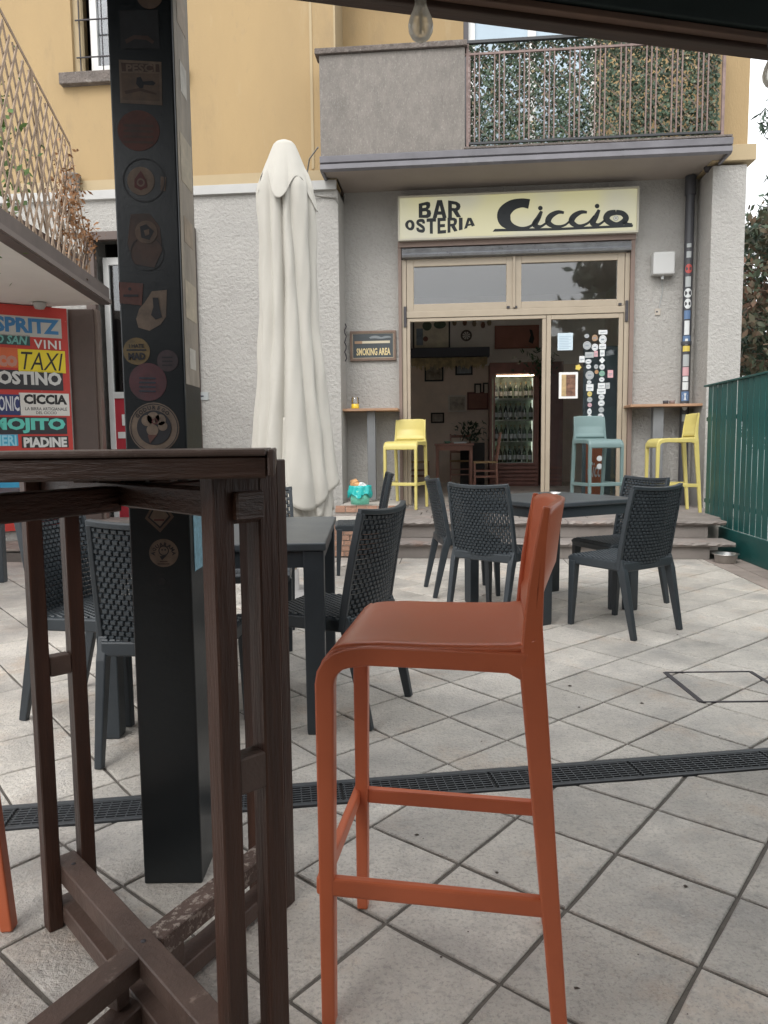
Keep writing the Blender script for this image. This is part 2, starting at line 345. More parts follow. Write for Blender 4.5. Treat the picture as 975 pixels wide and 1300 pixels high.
tile_field(Vector((.7338*H, 1.9084*H)), .6914, .2757*H, [(dn.x, dn.y, DA.dot(dn)-.006), (e1.x, e1.y, FB-.006), (-1, 0, 5), (0, -1, 4)], ((-22, 26), (-22, 26)), .010, 0)
# border rows along the steps and along the fence
x = -4.2
while x < FB-.02:
    x2 = min(x+.31, FB); a, b, c, d = bw(x+.004, BRD+.004), bw(x2-.004, BRD+.004), bw(x2-.004, 7.04), bw(x+.004, 7.04); put_tile([a.xy[:], b.xy[:], c.xy[:], d.xy[:]]); x += .31
for (s0, s1) in ((FB, FB+.17), (FB+.17, FB+.345)):
    y = 2.2
    while y < 7.03:
        y2 = min(y+.42, 7.04); P = [bw(s0+.004, y+.004), bw(s1-.004, y+.004), bw(s1-.004, y2-.004), bw(s0+.004, y2-.004)]
        o = MB(); tile_mb(o, ccw([(p.x, p.y) for p in P])); o.build('border_tile', M_paver, patio); y += .42
rest.build('tile_field', M_tile, patio, kind='stuff')
# darker paved apron on the left in front of the main wall
ap = MB()
for i in range(14):
    for j in range(5):
        s0 = -6.5+i*.24+(.12 if j % 2 else 0); d0 = 7.34+j*.28
        if s0 > -3.2: continue
        P = [bw(s0+.005, d0+.005), bw(s0+.235, d0+.005), bw(s0+.235, d0+.275), bw(s0+.005, d0+.275)]; tile_mb(ap, ccw([(p.x, p.y) for p in P]), .03)
ap.build('paved_apron', M_paver, patio, kind='stuff')
# manhole cover with tiles inset: a thin steel frame round a tray
mh = thing('manhole_cover', 'square tiled manhole cover with dark steel rim in the floor at the right', 'manhole cover', (1.55, 3.22, 0))
mx0, mx1, my0, my1 = 1.345, 1.755, 3.02, 3.425
for (a, b, c, d, wd) in ((mx0, my1, mx1+.25, my1, .008), (mx0, my0, mx1+.05, my0, .008), (mx0, my0, mx0, my1, .020), (mx1, my0, mx1, my1, .010)):
    pass
def rim(p, q, wd): MB().sweep([(p[0], p[1], .0012), (q[0], q[1], .0012)], (wd, .006), (0, 0, 1) if False else Vector((q[1]-p[1], p[0]-q[0], 0))).build('rim', M_iron, mh, (1.55, 3.22, 0))
rim((mx0, my1), (mx1, my1), .010); rim((mx0+.004, my0), (mx1-.004, my0), .010); rim((mx0, my0), (mx0, my1), .022); rim((mx1, my0), (mx1, my1), .018)
# drain channel with grates
dr = thing('drain_channel', 'black slotted drain channel running across the tiled patio', 'drain', (DA.x, DA.y, 0), math.atan2(dd.y, dd.x))
MB().box(-2.5, 3.6, .004, DW-.004, -.0065, -.005).build('channel_bed', M_void, dr)
for y0, y1 in ((0, .013), (DW-.022, DW)): MB().box(-2.5, 3.6, y0, y1, -.006, .003).build('edge_rail', M_drain, dr, bevel=.001)
gm = MB()
for i in range(17): gm.box(.03*i-.0015+.01, .03*i+.0025+.01, .014, DW-.023, -.004, .0005)
for j in range(8): gm.box(.004, .496, .016+j*.0153, .0215+j*.0153, -.004, .0018)
gobj = None
for k in range(12):
    xx = -2.5+k*.5
    if gobj is None: gobj = gm.build('grate', M_drain, dr); gobj.location.x = xx; gme = gobj.data
    else: place(gme, 'grate', dr, (xx, 0, 0))

# ================================================================ BUILDING
BO = (-1.3, 8.75, 0)
bld = bthing('bar_building', 'two storey building with white plaster ground floor and yellow upper floor', 'building', *BO)
def bp_(mb, name, m, parent=None, **k): return mb.build(name, m, parent or bld, BO, **k)
SL, SR, SE = -1.31, 2.915, 3.28; ZB = 4.07
# ground floor walls (thick), with the door opening on the left
bp_(MB().box(-4.40, -3.06, 8.75, 9.25, 3.69, ZB).box(-3.06, SL, 8.75, 9.25, 0, ZB).box(-9, -4.40, 8.75, 9.25, 0, ZB), 'wall', M_plaster)
# recess wall with shopfront opening (-.60..2.17, .335..3.55)
bp_(MB().box(SL, -.60, 9.25, 9.5, 0, 4.22).box(2.17, SR, 9.25, 9.5, 0, 4.22).box(-.60, 2.17, 9.25, 9.5, 3.50, 4.22), 'wall', M_plaster)
bp_(MB().box(SR, SE, 8.75, 9.6, 0, 4.16), 'pillar', M_plaster, bevel=.006)
# window reveal opening in the yellow storey: window -4.45..-3.15, z 5.52..7.3
bp_(MB().box(-9, -4.46, 8.75, 9.15, 4.18, 7.0).box(-4.46, -3.14, 8.75, 9.15, 4.18, 5.40).box(-4.46, -3.14, 8.75, 9.15, 6.8, 7.0).box(-3.14, SL-.02, 8.75, 9.15, 4.18, 7.0), 'wall', M_yellow)
bp_(MB().box(SL-.02, .16, 9.35, 9.6, 4.2, 7.0).box(1.75, SE+.05, 9.35, 9.6, 4.2, 7.0).box(.16, 1.75, 9.35, 9.6, 6.7, 7.0), 'wall', M_yellow)
bp_(MB().box(SL-.30, SL-.27, 8.742, 8.75, 4.32, 7.0), 'wall_strip', M_yellow2)
bp_(MB().box(SL-.02, SL, 8.75, 9.35, 4.2, 7.0), 'reveal', M_yellow2)
bp_(MB().box(SR-.02, SE+.0, 8.76, 9.4, 4.36, 7.0), 'pilaster', M_yellow)
bp_(MB().box(SR-.03, SE+.075, 8.70, 9.3, 4.19, 4.36), 'pilaster_base', M_yellow2, bevel=.004)
bp_(MB().box(-9, SL-.01, 8.735, 8.76, 4.18, 4.30), 'cream_band', M_yellow2)
bp_(MB().box(-9, SL-.012, 8.705, 8.76, ZB, 4.175), 'white_band', M_band, bevel=.004)
bp_(MB().box(-9, -1.33, 9.25, 9.3, 7.0, 6.8), 'eave', M_yellow2)
bp_(MB().box(-9, SE, 8.9, 16, 7.0, 7.1), 'roof', M_brownmetal)
bp_(MB().box(-9.0, -8.9, 9.25, 16, 0, 7.0).box(SE-.01, SE+.15, 9.61, 16, 0, 7.0).box(-9, SE, 15.8, 16, 0, 7.0), 'wall', M_plaster)
# upper left window
wn = MB().box(-4.46, -4.36, 8.80, 8.86, 5.52, 6.8).box(-3.24, -3.14, 8.80, 8.86, 5.52, 6.8).box(-4.36, -3.24, 8.80, 8.86, 5.52, 5.58)
wobj = bp_(wn, 'window', M_yellow2)
bp_(MB().box(-4.30, -4.22, 8.90, 8.95, 5.58, 6.8).box(-3.88, -3.76, 8.90, 8.95, 5.58, 6.8).box(-3.38, -3.30, 8.90, 8.95, 5.58, 6.8).box(-4.22, -3.38, 8.90, 8.95, 5.58, 5.68), 'sash', M_whiteframe, wobj)
bp_(MB().box(-4.22, -3.38, 8.93, 8.94, 5.68, 6.8), 'pane', G_top, wobj)
bp_(MB().box(-4.1, -3.4, 9.02, 9.03, 5.6, 6.8), 'curtain', mat('curtain', (.30, .31, .36), .9, .15, 6), wobj)
for i in range(5):
    z = 5.72+i*.42 if i else 5.72
    bp_(MB().tube([(-4.42, 8.77, z), (-3.18, 8.77, z)], .009, 6), 'grille_bar', M_iron, wobj)
for xs in (-4.38, -4.1, -3.82, -3.54, -3.26): bp_(MB().tube([(xs, 8.785, 5.56), (xs, 8.785, 6.8)], .007, 6), 'grille_bar', M_iron, wobj)
bp_(MB().box(-4.60, -3.05, 8.66, 8.80, 5.385, 5.515), 'window_sill', M_stone, bevel=.008)
# balcony (a part) with sub-parts
bal = MB().box(-1.43, 2.97, 8.42, 9.35, 4.20, 4.30); bal = bp_(bal, 'balcony_slab', M_soffit)
fs_ = MB()
prof = [(8.44, 4.165), (8.40, 4.185), (8.40, 4.235), (8.42, 4.245), (8.395, 4.255), (8.385, 4.315), (8.40, 4.325), (8.44, 4.325)]
fs_.add([(-1.455, y, z) for y, z in prof]+[(2.995, y, z) for y, z in prof], [(i, i+1, 9+i, 8+i) for i in range(7)]+[tuple(range(7, -1, -1)), tuple(range(8, 16)), (7, 0, 8, 15)])
bp_(fs_, 'fascia', M_fascia, bal)
bp_(MB().box(-1.455, -1.425, 8.44, 8.75, 4.165, 4.325), 'fascia', M_fascia, bal); bp_(MB().box(2.965, 2.995, 8.44, 8.75, 4.165, 4.325), 'fascia', M_fascia, bal)
bp_(MB().box(.15, 2.99, 8.39, 8.56, 4.327, 4.352), 'coping', M_stone, bal, bevel=.006)
bp_(MB().box(-1.445, .16, 8.41, 8.55, 4.327, 5.40).box(-1.445, -1.31, 8.55, 8.75, 4.327, 5.40), 'parapet', M_parapet, bal, bevel=.005)
bp_(MB().box(-1.49, .185, 8.375, 8.585, 5.402, 5.462), 'parapet_cap', M_stone, bal, bevel=.006)
# railing
rb = MB().box(-.0065, .0065, -.007, .007, 0, .97)
rme = None
xs = []; x = .215
k = 0
while x < 2.88:
    xs.append(x); x += .052 if k % 3 != 2 else .165; k += 1
for x in xs:
    if rme is None: o = rb.build('rail_bar', M_rail, bal); rme = o.data; o.location = (x-BO[0], 8.46-BO[1], 4.40)
    else: place(rme, 'rail_bar', bal, (x-BO[0], 8.46-BO[1], 4.40))
bp_(MB().box(.16, 2.915, 8.45, 8.475, 4.395, 4.418), 'bottom_rail', M_railtop, bal); bp_(MB().box(.16, 2.915, 8.45, 8.475, 5.33, 5.352), 'upper_rail', M_rail, bal)
bp_(MB().box(.16, 2.94, 8.44, 8.485, 5.45, 5.48), 'hand_rail', M_railtop, bal)
for x in (.19, 2.90): bp_(MB().box(x-.015, x+.015, 8.445, 8.475, 4.34, 5.45), 'rail_post', M_rail, bal)
bp_(MB().box(2.885, 2.915, 8.475, 9.3, 5.45, 5.48).box(2.885, 2.915, 8.475, 9.3, 4.4, 4.42), 'side_rail', M_railtop, bal)
# balcony door (white, bluish panes)
bd = bp_(MB().box(.16, .22, 9.36, 9.5, 4.3, 6.7), 'balcony_door', mat('dark_trim', (.07, .065, .07), .6))
bp_(MB().box(.22, .30, 9.40, 9.46, 4.3, 6.7).box(.93, 1.03, 9.40, 9.46, 4.3, 6.7).box(1.67, 1.75, 9.40, 9.46, 4.3, 6.7), 'frame', M_whiteframe, bd)
bp_(MB().box(.30, .93, 9.43, 9.44, 4.3, 6.7).box(1.03, 1.67, 9.43, 9.44, 4.3, 6.7), 'pane', mat('blue_curtain', (.42, .52, .60), .35, .08, 2), bd)
# conduit and small things on the wall
def cable(name, label, pts, r=.006, m=M_iron):
    P = [Vector(bw(*p)) for p in pts]; o = MB().tube([p-P[-1] for p in P], r, 6).build(name, m); o.location = P[-1]; return tag(o, label, 'cable')
# ---- shopfront (part of the building): beige aluminium frame, shutter box, transom windows, doors
sf = bp_(MB().box(-.60, -.545, 9.20, 9.30, .335, 3.36).box(2.085, 2.14, 9.20, 9.30, .335, 3.36).box(-.545, 2.085, 9.20, 9.30, 2.66, 2.735), 'shop_front', M_frame, bevel=.004)
def fr(x0, x1, z0, z1, t, y0=9.22, y1=9.275, name='frame', par=None):
    mb = MB().box(x0, x0+t, y0, y1, z0, z1).box(x1-t, x1, y0, y1, z0, z1).box(x0+t, x1-t, y0, y1, z0, z0+t).box(x0+t, x1-t, y0, y1, z1-t, z1)
    return bp_(mb, name, M_frame, par or sf, bevel=.005)
fr(-.54, .765, 2.738, 3.365, .088, 9.205, 9.265); fr(.772, 2.08, 2.738, 3.365, .085, 9.205, 9.265)
bp_(MB().box(.755, .782, 9.18, 9.204, 2.75, 3.36), 'mullion', M_frame, sf, bevel=.004)
bp_(MB().box(-.452, .677, 9.23, 9.24, 2.826, 3.277), 'pane', G_top, sf); bp_(MB().box(.857, 1.995, 9.23, 9.24, 2.823, 3.28), 'pane', G_top, sf)
bp_(MB().box(-.58, 2.12, 9.205, 9.28, 2.745-.01, 2.747), 'drip_bar', M_frame, sf)
fr(1.165, 2.08, .34, 2.655, .055, 9.21, 9.26, 'door'); 
bp_(MB().box(-.54, -.50, 9.21, 9.26, .34, 2.655).box(-.50, 1.16, 9.21, 9.26, 2.615, 2.655).box(1.115, 1.16, 9.215, 9.265, .34, 2.615), 'door_frame', M_frame, sf, bevel=.004)
doorpane = bp_(MB().box(1.222, 2.023, 9.232, 9.24, .40, 2.598), 'pane', G_door, sf)
M_woodrev = mat('reveal_brown', (.20, .145, .12), .7, .1, 6)
bp_(MB().box(-.64, 2.19, 9.15, 9.248, 3.50, 3.57).box(2.142, 2.19, 9.17, 9.248, .335, 3.50).box(-.64, -.602, 9.17, 9.248, .335, 3.50), 'brown_surround', M_woodrev, sf)
sh = MB(); prof = [(9.20, 3.37), (9.13, 3.375), (9.115, 3.40), (9.135, 3.42), (9.12, 3.45), (9.14, 3.48), (9.20, 3.495)]
sh.add([(-.59, y, z) for y, z in prof]+[(2.135, y, z) for y, z in prof], [(i, i+1, 8+i, 7+i) for i in range(6)]+[tuple(range(6, -1, -1)), tuple(range(7, 14))]); bp_(sh, 'roller_shutter', M_shutter, sf)
for x in (-.56, 2.11): bp_(MB().box(x-.018, x+.018, 9.185, 9.205, 2.55, 2.80), 'hinge', M_iron, sf, bevel=.004)
for x in (.70, .79, 2.03): bp_(MB().box(x-.018, x+.018, 9.19, 9.205, 2.745, 2.772), 'catch', M_iron, sf)
# paper, framed picture and stickers on the glass door (sub-parts would be too deep: they are print on the shop front)
yD = 9.2285
def bprint(kind, x0, x1, y0, y1, m, name='sticker', y=yD, extra=None, D=9.232, par=None):
    s0, z1 = BP(x0, y0, D); s1, z0 = BP(x1, y1, D)
    mb = MB()
    if kind == 'r': mb.box(s0, s1, y, y+.001, z0, z1)
    elif kind == 'o': disc(mb, (s0+s1)/2, (z0+z1)/2, (z1-z0)/2, y+.001, 16, .001, (s1-s0)/2)
    elif kind == 'd': mb.add([((s0+s1)/2, y, z0), (s1, y, (z0+z1)/2), ((s0+s1)/2, y, z1), (s0, y, (z0+z1)/2)], [(0, 1, 2, 3)])
    elif kind == 's':
        n = 10; mb.add([((s0+s1)/2+(s1-s0)/2*(1 if i % 2 == 0 else .62)*math.cos(2*PI*i/n), y, (z0+z1)/2+(z1-z0)/2*(1 if i % 2 == 0 else .62)*math.sin(2*PI*i/n)) for i in range(n)], [tuple(range(n))])
    return bp_(mb, name, m, par or sf), ((s0+s1)/2, (z0+z1)/2, (s1-s0)/2, (z1-z0)/2)
def zc(x, y): return (700+x*.11534, 390+y*.11534)      # detail-crop coordinates of the door
P_wh = mat('sticker_white', (.62, .64, .64), .5); P_gr = mat('sticker_grey', (.36, .38, .38), .5); P_ye = mat('sticker_yellow', (.62, .48, .10), .5)
P_pk = mat('sticker_pink', (.55, .32, .34), .5); P_gn = mat('sticker_green', (.16, .34, .24), .5); P_dk = mat('sticker_dark', (.05, .055, .07), .5); P_rd = mat('sticker_red', (.42, .07, .06), .5)
P_br = mat('sticker_brown', (.34, .20, .10), .5); P_bl = mat('sticker_blue', (.10, .17, .30), .5)
ST = [('r', 520, 615, 252, 298, P_wh), ('o', 525, 607, 308, 402, P_wh), ('r', 525, 600, 405, 460, P_wh), ('r', 535, 585, 470, 540, P_wh), ('d', 525, 590, 550, 620, P_wh), ('o', 528, 587, 628, 688, P_wh),
      ('o', 525, 588, 698, 762, P_gn), ('o', 525, 583, 770, 823, P_wh), ('r', 513, 590, 835, 893, P_wh), ('r', 596, 642, 832, 898, P_gr), ('r', 502, 596, 900, 955, P_wh), ('o', 518, 582, 958, 1018, P_wh), ('o', 514, 585, 1022, 1090, P_wh),
      ('o', 518, 580, 1100, 1160, P_gr), ('o', 510, 575, 1168, 1225, P_wh), ('o', 362, 415, 295, 340, P_gr), ('o', 445, 510, 303, 375, P_br), ('o', 348, 437, 375, 467, P_gr), ('o', 443, 515, 403, 480, P_wh),
      ('r', 372, 465, 495, 555, P_gr), ('r', 470, 510, 482, 545, P_pk), ('r', 308, 365, 538, 608, P_wh), ('o', 373, 440, 570, 625, P_wh), ('o', 382, 436, 630, 680, P_wh), ('o', 468, 515, 630, 680, P_gr), ('s', 255, 335, 625, 700, P_ye),
      ('o', 375, 467, 700, 798, P_gr), ('o', 475, 518, 690, 735, P_br), ('r', 620, 678, 692, 775, P_pk), ('o', 390, 440, 805, 845, P_wh), ('r', 384, 462, 848, 922, P_wh), ('o', 395, 447, 927, 982, P_ye), ('o', 392, 450, 988, 1048, P_gr),
      ('o', 398, 446, 1055, 1100, P_pk), ('o', 395, 442, 1115, 1185, P_wh), ('r', 398, 440, 1188, 1225, P_wh)]
dots = MB()
for kd, x0, x1, y0, y1, m_ in ST:
    o, (cx, cz, rx, rz_) = bprint(kd, *[zc(x0, y0)[0], zc(x1, y1)[0]], zc(x0, y0)[1], zc(x1, y1)[1], m_)
    if m_ is not P_dk and kd == 'o' and rx > .025:
        ringf(dots, cx, cz, rx*.72, rx*.80, yD-.001, 16); dots.box(cx-rx*.45, cx+rx*.4, yD-.001, yD-.0005, cz-rz_*.2, cz+rz_*.18)
    elif kd == 'r': dots.box(cx-rx*.7, cx+rx*.65, yD-.001, yD-.0005, cz-rz_*.15, cz+rz_*.1); dots.box(cx-rx*.6, cx+rx*.2, yD-.001, yD-.0005, cz-rz_*.5, cz-rz_*.4)
bp_(dots, 'sticker_print', P_gr if False else mat('sticker_ink', (.22, .25, .28), .6), sf)
# two lower stickers seen under the aqua stool
for yy in (582, 592): bprint('o', 757.5, 764.5, yy-3.5, yy+3.5, P_wh)
# notice paper
s0, z1 = BP(708, 423, 9.232); s1, z0 = BP(727, 444.5, 9.232)
bp_(MB().box(s0, s1, yD, yD+.001, z0, z1), 'paper_notice', mat('paper_blue', (.50, .60, .66), .6), sf)
pl = MB(); [pl.box(s0+.02, s1-.02-.03*(i % 2), yD-.001, yD-.0005, z1-.04-i*.02, z1-.046-i*.02) for i in range(8)]; bp_(pl, 'notice_print', mat('paper_ink', (.30, .40, .48), .6), sf)
s0, z1 = BP(709.5, 473, 9.232); s1, z0 = BP(733, 506, 9.232)
fp = bthing('framed_photo', 'small white framed photo hung on the glass door beside the stickers', 'picture frame', s0, 9.2, z0)
MB().box(s0, s1, 9.205, 9.229, z0, z1).build('frame', M_white, fp, (s0, 9.2, z0), bevel=.003)
MB().box(s0+.03, s0+.085, 9.202, 9.206, z0+.03, z1-.03).build('picture', mat('photo_ochre', (.42, .30, .15), .5, .3, 20), fp, (s0, 9.2, z0))
MB().box(s0+.086, s1-.03, 9.2015, 9.206, z0+.03, z1-.03).build('picture', mat('photo_brown', (.16, .08, .05), .5, .8, 18), fp, (s0, 9.2, z0))
# ---- left opening in the main wall: brown frame, white door
lf = bp_(MB().box(-4.42, -4.30, 8.72, 8.80, .15, 3.70).box(-3.12, -3.03, 8.70, 8.80, .15, 3.70).box(-4.30, -3.12, 8.72, 8.80, 3.60, 3.70), 'side_entrance', M_brownmetal, bevel=.004)
bp_(MB().box(-4.30, -4.23, 8.95, 9.0, .15, 3.45).box(-3.60, -3.52, 8.95, 9.0, .15, 3.45).box(-4.23, -3.60, 8.95, 9.0, 3.36, 3.45).box(-4.23, -3.60, 8.95, 9.0, 1.72, 1.80), 'white_door_frame', M_whiteframe, lf, bevel=.004)
bp_(MB().box(-4.23, -3.60, 8.97, 8.98, 1.80, 3.36), 'pane', G_top, lf)
bp_(MB().box(-4.23, -3.60, 8.965, 8.985, .2, 1.72), 'door_panel', mat('red_panel', (.42, .035, .05), .5), lf)
pr = MB(); 
bp_(MB().box(-4.14, -3.95, 8.955, 8.964, 1.38, 1.52).box(-4.2, -3.85, 8.955, 8.964, 1.22, 1.30), 'panel_print', M_white, lf)
bp_(MB().box(-3.50, -3.46, 8.95, 9.0, .15, 3.6).box(-3.16, -3.125, 8.86, 8.95, .15, 3.6), 'jamb_trim', M_yellow2, lf)
bp_(MB().box(-3.44, -3.17, 8.97, 8.98, .3, 3.5), 'pane', G_top, lf)
bp_(MB().box(-3.40, -3.20, 8.955, 8.965, 1.0, 1.55), 'poster', mat('poster_red', (.45, .05, .06), .5), lf)
bp_(MB().box(-3.38, -3.22, 8.95, 8.955, .6, .9), 'poster', mat('poster_cream', (.60, .55, .35), .5), lf)
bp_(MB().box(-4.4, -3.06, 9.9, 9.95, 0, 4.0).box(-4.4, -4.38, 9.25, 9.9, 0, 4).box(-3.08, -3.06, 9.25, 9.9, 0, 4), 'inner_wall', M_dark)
bp_(MB().box(-4.30, -4.27, 9.02, 9.05, 1.9, 2.7).box(-4.05, -4.02, 8.9, 8.94, 2.0, 2.35), 'handle', M_whiteframe, lf)
stp = bthing('entrance_step', 'grey stone step below the brown framed side entrance', 'step', -3.7, 8.35, 0)
MB().box(-4.42, -2.95, 8.38, 8.75, 0, .20).build('riser', M_riser, stp, (-3.7, 8.35, 0)); MB().box(-4.44, -2.93, 8.35, 8.748, .20, .235).build('tread', M_step, stp, (-3.7, 8.35, 0), bevel=.006)

# ---- steps and platform
st = bthing('front_steps', 'two stone steps with rough edged slabs leading up to the bar door', 'steps', 1.0, 7.0, 0)
SO = (1.0, 7.0, 0)
def rough_slab(mb, x0, x1, y0, y1, z0, z1, seed, n=None):
    rnd = random.Random(seed); n = n or max(4, int((x1-x0)/.035)); vs = []
    for i in range(n+1):
        x = x0+(x1-x0)*i/n; j = rnd.uniform(-.012, .004) if 0 < i < n else 0; j2 = rnd.uniform(-.006, .006)
        vs += [(x, y0-j*.3, z1-rnd.uniform(0, .003)), (x, y0-.006+j, (z0+z1)/2+j2), (x, y0+.010+rnd.uniform(-.006, .006), z0), (x, y1, z0), (x, y1, z1)]
    fs = []
    for i in range(n):
        for j in range(5): fs.append((5*i+j, 5*(i+1)+j, 5*(i+1)+(j+1) % 5, 5*i+(j+1) % 5))
    fs += [(0, 1, 2, 3, 4), tuple(5*n+4-j for j in range(5))]
    mb.add(vs, [f[::-1] for f in fs])
MB().box(-.56, 2.42, 7.045, 7.36, 0, .120).build('riser', M_riser, st, SO); MB().box(-.56, 2.50, 7.345, 8.0, .165, .290).build('riser', M_riser, st, SO)
xs = [-.58, .22, .98, 1.62, 2.64]
for i in range(4):
    mb = MB(); rough_slab(mb, xs[i]+.003, xs[i+1]-.003, 7.0, 7.345, .121, .162, i); mb.build('tread', M_step, st, SO)
xs = [-.58, .42, 1.15, 2.02, 2.66]
for i in range(4):
    mb = MB(); rough_slab(mb, xs[i]+.003, xs[i+1]-.003, 7.30, 7.62, .292, .335, 10+i); mb.build('tread', M_step, st, SO)
pf = bthing('door_platform', 'stone slab landing in front of the glass doors', 'landing', 1.0, 7.62, 0); pf['kind'] = 'structure'; del pf['category']
MB().box(-1.3, 2.90, 7.63, 9.25, 0, .318).build('landing_base', M_mortar, pf, (1, 7.62, 0))
rnd = random.Random(3); d0 = 7.625
for r_ in range(5):
    d1 = d0+.325; s0 = -1.3 if d0 > 7.9 else -.58
    while s0 < 2.88:
        s1 = min(s0+rnd.uniform(.3, .62), 2.9)
        mb = MB(); P = [(s0+.004, d0+.004), (s1-.004, d0+.004), (s1-.004, d1-.004), (s0+.004, d1-.004)]; n_ = 4
        tile_mb(mb, P, .336+rnd.uniform(-.002, .002)); mb.build('slab', M_step, pf, (1, 7.62, 0)); s0 = s1
    d0 = d1
# brick pier to the left of the steps
bk = bthing('brick_pier', 'low red brick pier at the left end of the steps holding the bin', 'brick pier', -.95, 7.1, 0)
KO = (-.95, 7.1, 0)
MB().box(-1.29, -.60, 7.14, 8.75, 0, .325).box(-1.29, -.60, 8.04, 9.24, .32, .40).build('mortar', M_mortar, bk, KO)
bm_ = MB().box(-.055, .055, -.012, .02, -.023, .023); bme = None
for r_ in range(6):
    for c_ in range(6):
        x = -1.24+c_*.12+(.06 if r_ % 2 else 0)
        if x > -.64: continue
        if bme is None: o = bm_.build('brick', M_brick, bk, bevel=.003); bme = o.data; o.location = (x-KO[0], 7.135-KO[1], .028+r_*.054)
        else: place(bme, 'brick', bk, (x-KO[0], 7.135-KO[1], .028+r_*.054))
for c_ in range(6): place(bme, 'brick', bk, (-1.23+c_*.118-KO[0], 8.035-KO[1], .382))
for c_ in range(6):
    place(bme, 'brick', bk, (-1.23+c_*.118-KO[0], 8.075-KO[1], .408), (R(90), 0, 0))
# ---- interior room
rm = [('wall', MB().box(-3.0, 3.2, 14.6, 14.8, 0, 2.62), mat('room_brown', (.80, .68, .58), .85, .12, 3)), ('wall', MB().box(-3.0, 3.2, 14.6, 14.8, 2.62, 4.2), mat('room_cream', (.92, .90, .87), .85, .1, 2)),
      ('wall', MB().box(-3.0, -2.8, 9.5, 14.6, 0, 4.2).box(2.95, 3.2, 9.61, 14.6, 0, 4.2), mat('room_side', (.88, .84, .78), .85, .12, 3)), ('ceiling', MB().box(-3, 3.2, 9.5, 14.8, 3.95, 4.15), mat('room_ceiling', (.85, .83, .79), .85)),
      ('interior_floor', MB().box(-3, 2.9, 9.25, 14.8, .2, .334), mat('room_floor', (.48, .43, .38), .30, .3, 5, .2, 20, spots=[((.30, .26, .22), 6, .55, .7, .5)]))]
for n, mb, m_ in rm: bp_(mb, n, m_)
def ibox(x0, y0, x1, y1, D, m_, name, par, off, t=.03, y=None):
    s0, z1 = BP(x0, y0, D); s1, z0 = BP(x1, y1, D); return MB().box(s0, s1, D-t, D-.002, z0, z1).build(name, m_, par, off, bevel=.003)
def picture(label, x0, y0, x1, y1, mf, mp, D=14.59, cat='picture', deco=None, b=.03, group=None):
    s0, z1 = BP(x0, y0, D); s1, z0 = BP(x1, y1, D)
    t = bthing('wall_picture' if cat == 'picture' else cat.replace(' ', '_'), label, cat, s0, D, z0, group); off = (s0, D, z0)
    MB().box(s0, s1, D-.03, D-.002, z0, z1).build('frame', mf, t, off, bevel=.003); MB().box(s0+b, s1-b, D-.034, D-.031, z0+b, z1-b).build('print', mp, t, off)
    if deco: deco(t, off, s0, s1, z0, z1, D-.037)
    return t
pp = lambda n, c, v=.5, sc_=6: mat(n, c, .6, v, sc_)
def deco_land(t, off, s0, s1, z0, z1, y):
    MB().box(s0+.07, s0+.2, y, y+.001, z0+.08, z0+.40).build('print', pp('pr_blue', (.25, .32, .40)), t, off); disc(MB(), s0+.28, z1-.16, .09, y-.001).build('print', pp('pr_dgreen', (.10, .14, .10)), t, off)
    disc(MB(), s1-.2, z1-.14, .08, y-.001, rx=.12).build('print', pp('pr_dgreen', (.10, .14, .10)), t, off); disc(MB(), s0+.25, z0+.2, .05, y).build('print', pp('pr_pink', (.30, .15, .12)), t, off)
picture('large framed landscape print above the dark wall shelf inside', 524, 404, 571.5, 443, M_black, pp('pr_pale', (.80, .74, .62), .3, 3), deco=deco_land)
picture('wide red panel with a small dark figure above the fridge inside', 628, 414, 684, 442, pp('pr_redf', (.30, .13, .10), .1), pp('pr_red', (.40, .19, .15), .2, 4), deco=lambda t, o, a, b_, c, d, y: MB().add([(b_-.2, y, c+.12), (b_-.12, y, c+.08), (b_-.09, y, c+.18), (b_-.13, y, d-.1), (b_-.19, y, d-.08), (b_-.16, y, c+.25)], [(0, 1, 2, 3, 4, 5)]).build('print', M_black, t, o))
s_, z_ = BP(592, 426, 14.58); t = bthing('wall_emblem', 'round wheel shaped emblem on the cream wall inside', 'wall emblem', s_, 14.58, z_)
em = MB(); ringf(em, s_, z_, .075, .11, 14.575); [em.add([(s_, 14.575, z_), (s_+.09*math.cos(a-.12), 14.575, z_+.09*math.sin(a-.12)), (s_+.09*math.cos(a+.12), 14.575, z_+.09*math.sin(a+.12))], [(0, 1, 2)]) for a in [i*PI/4 for i in range(8)]]
em.build('emblem', pp('pr_grey', (.12, .11, .10)), t, (s_, 14.58, z_))
for i, (xx, yy) in enumerate(((577, 410), (590, 410), (602, 411), (613, 413), (621, 410))):
    s_, z_ = BP(xx, yy, 14.58); t = bthing('hanging_ornament', ['small faded ornament leftmost in the row under the ceiling', 'second small ornament in the row under the ceiling', 'ring shaped ornament in the middle of the row', 'reddish round ornament in the row near the red panel', 'tiny dark ornament rightmost in the row'][i], 'ornament', s_, 14.57, z_, 'ornaments hung in a row on the inner wall')
    lm = MB(); lm.lathe([(0, .06), (.03, .05), (.045, 0), (.03, -.05), (0, -.06)], 10, (s_, 14.54, z_)); lm.build('ornament_body', pp('pr_orn%d' % (i % 2), (.20, .10, .07) if i % 2 else (.22, .18, .12)), t, (s_, 14.57, z_))
picture('dark framed picture in the row beneath the dark shelf', 539, 462, 563, 484, M_black, pp('pr_a', (.32, .28, .22), .7, 9))
picture('grey framed picture beneath the shelf beside the fridge', 578, 461, 600, 476, M_black, pp('pr_b', (.30, .33, .36), .5, 9))
picture('small white edged picture left of the fridge', 602, 487, 611, 501, M_dark, pp('pr_c', (.60, .56, .48), .3, 9))
picture('small white edged picture close to the fridge side', 613, 486, 621, 501, M_dark, pp('pr_c', (.60, .56, .48), .3, 9))
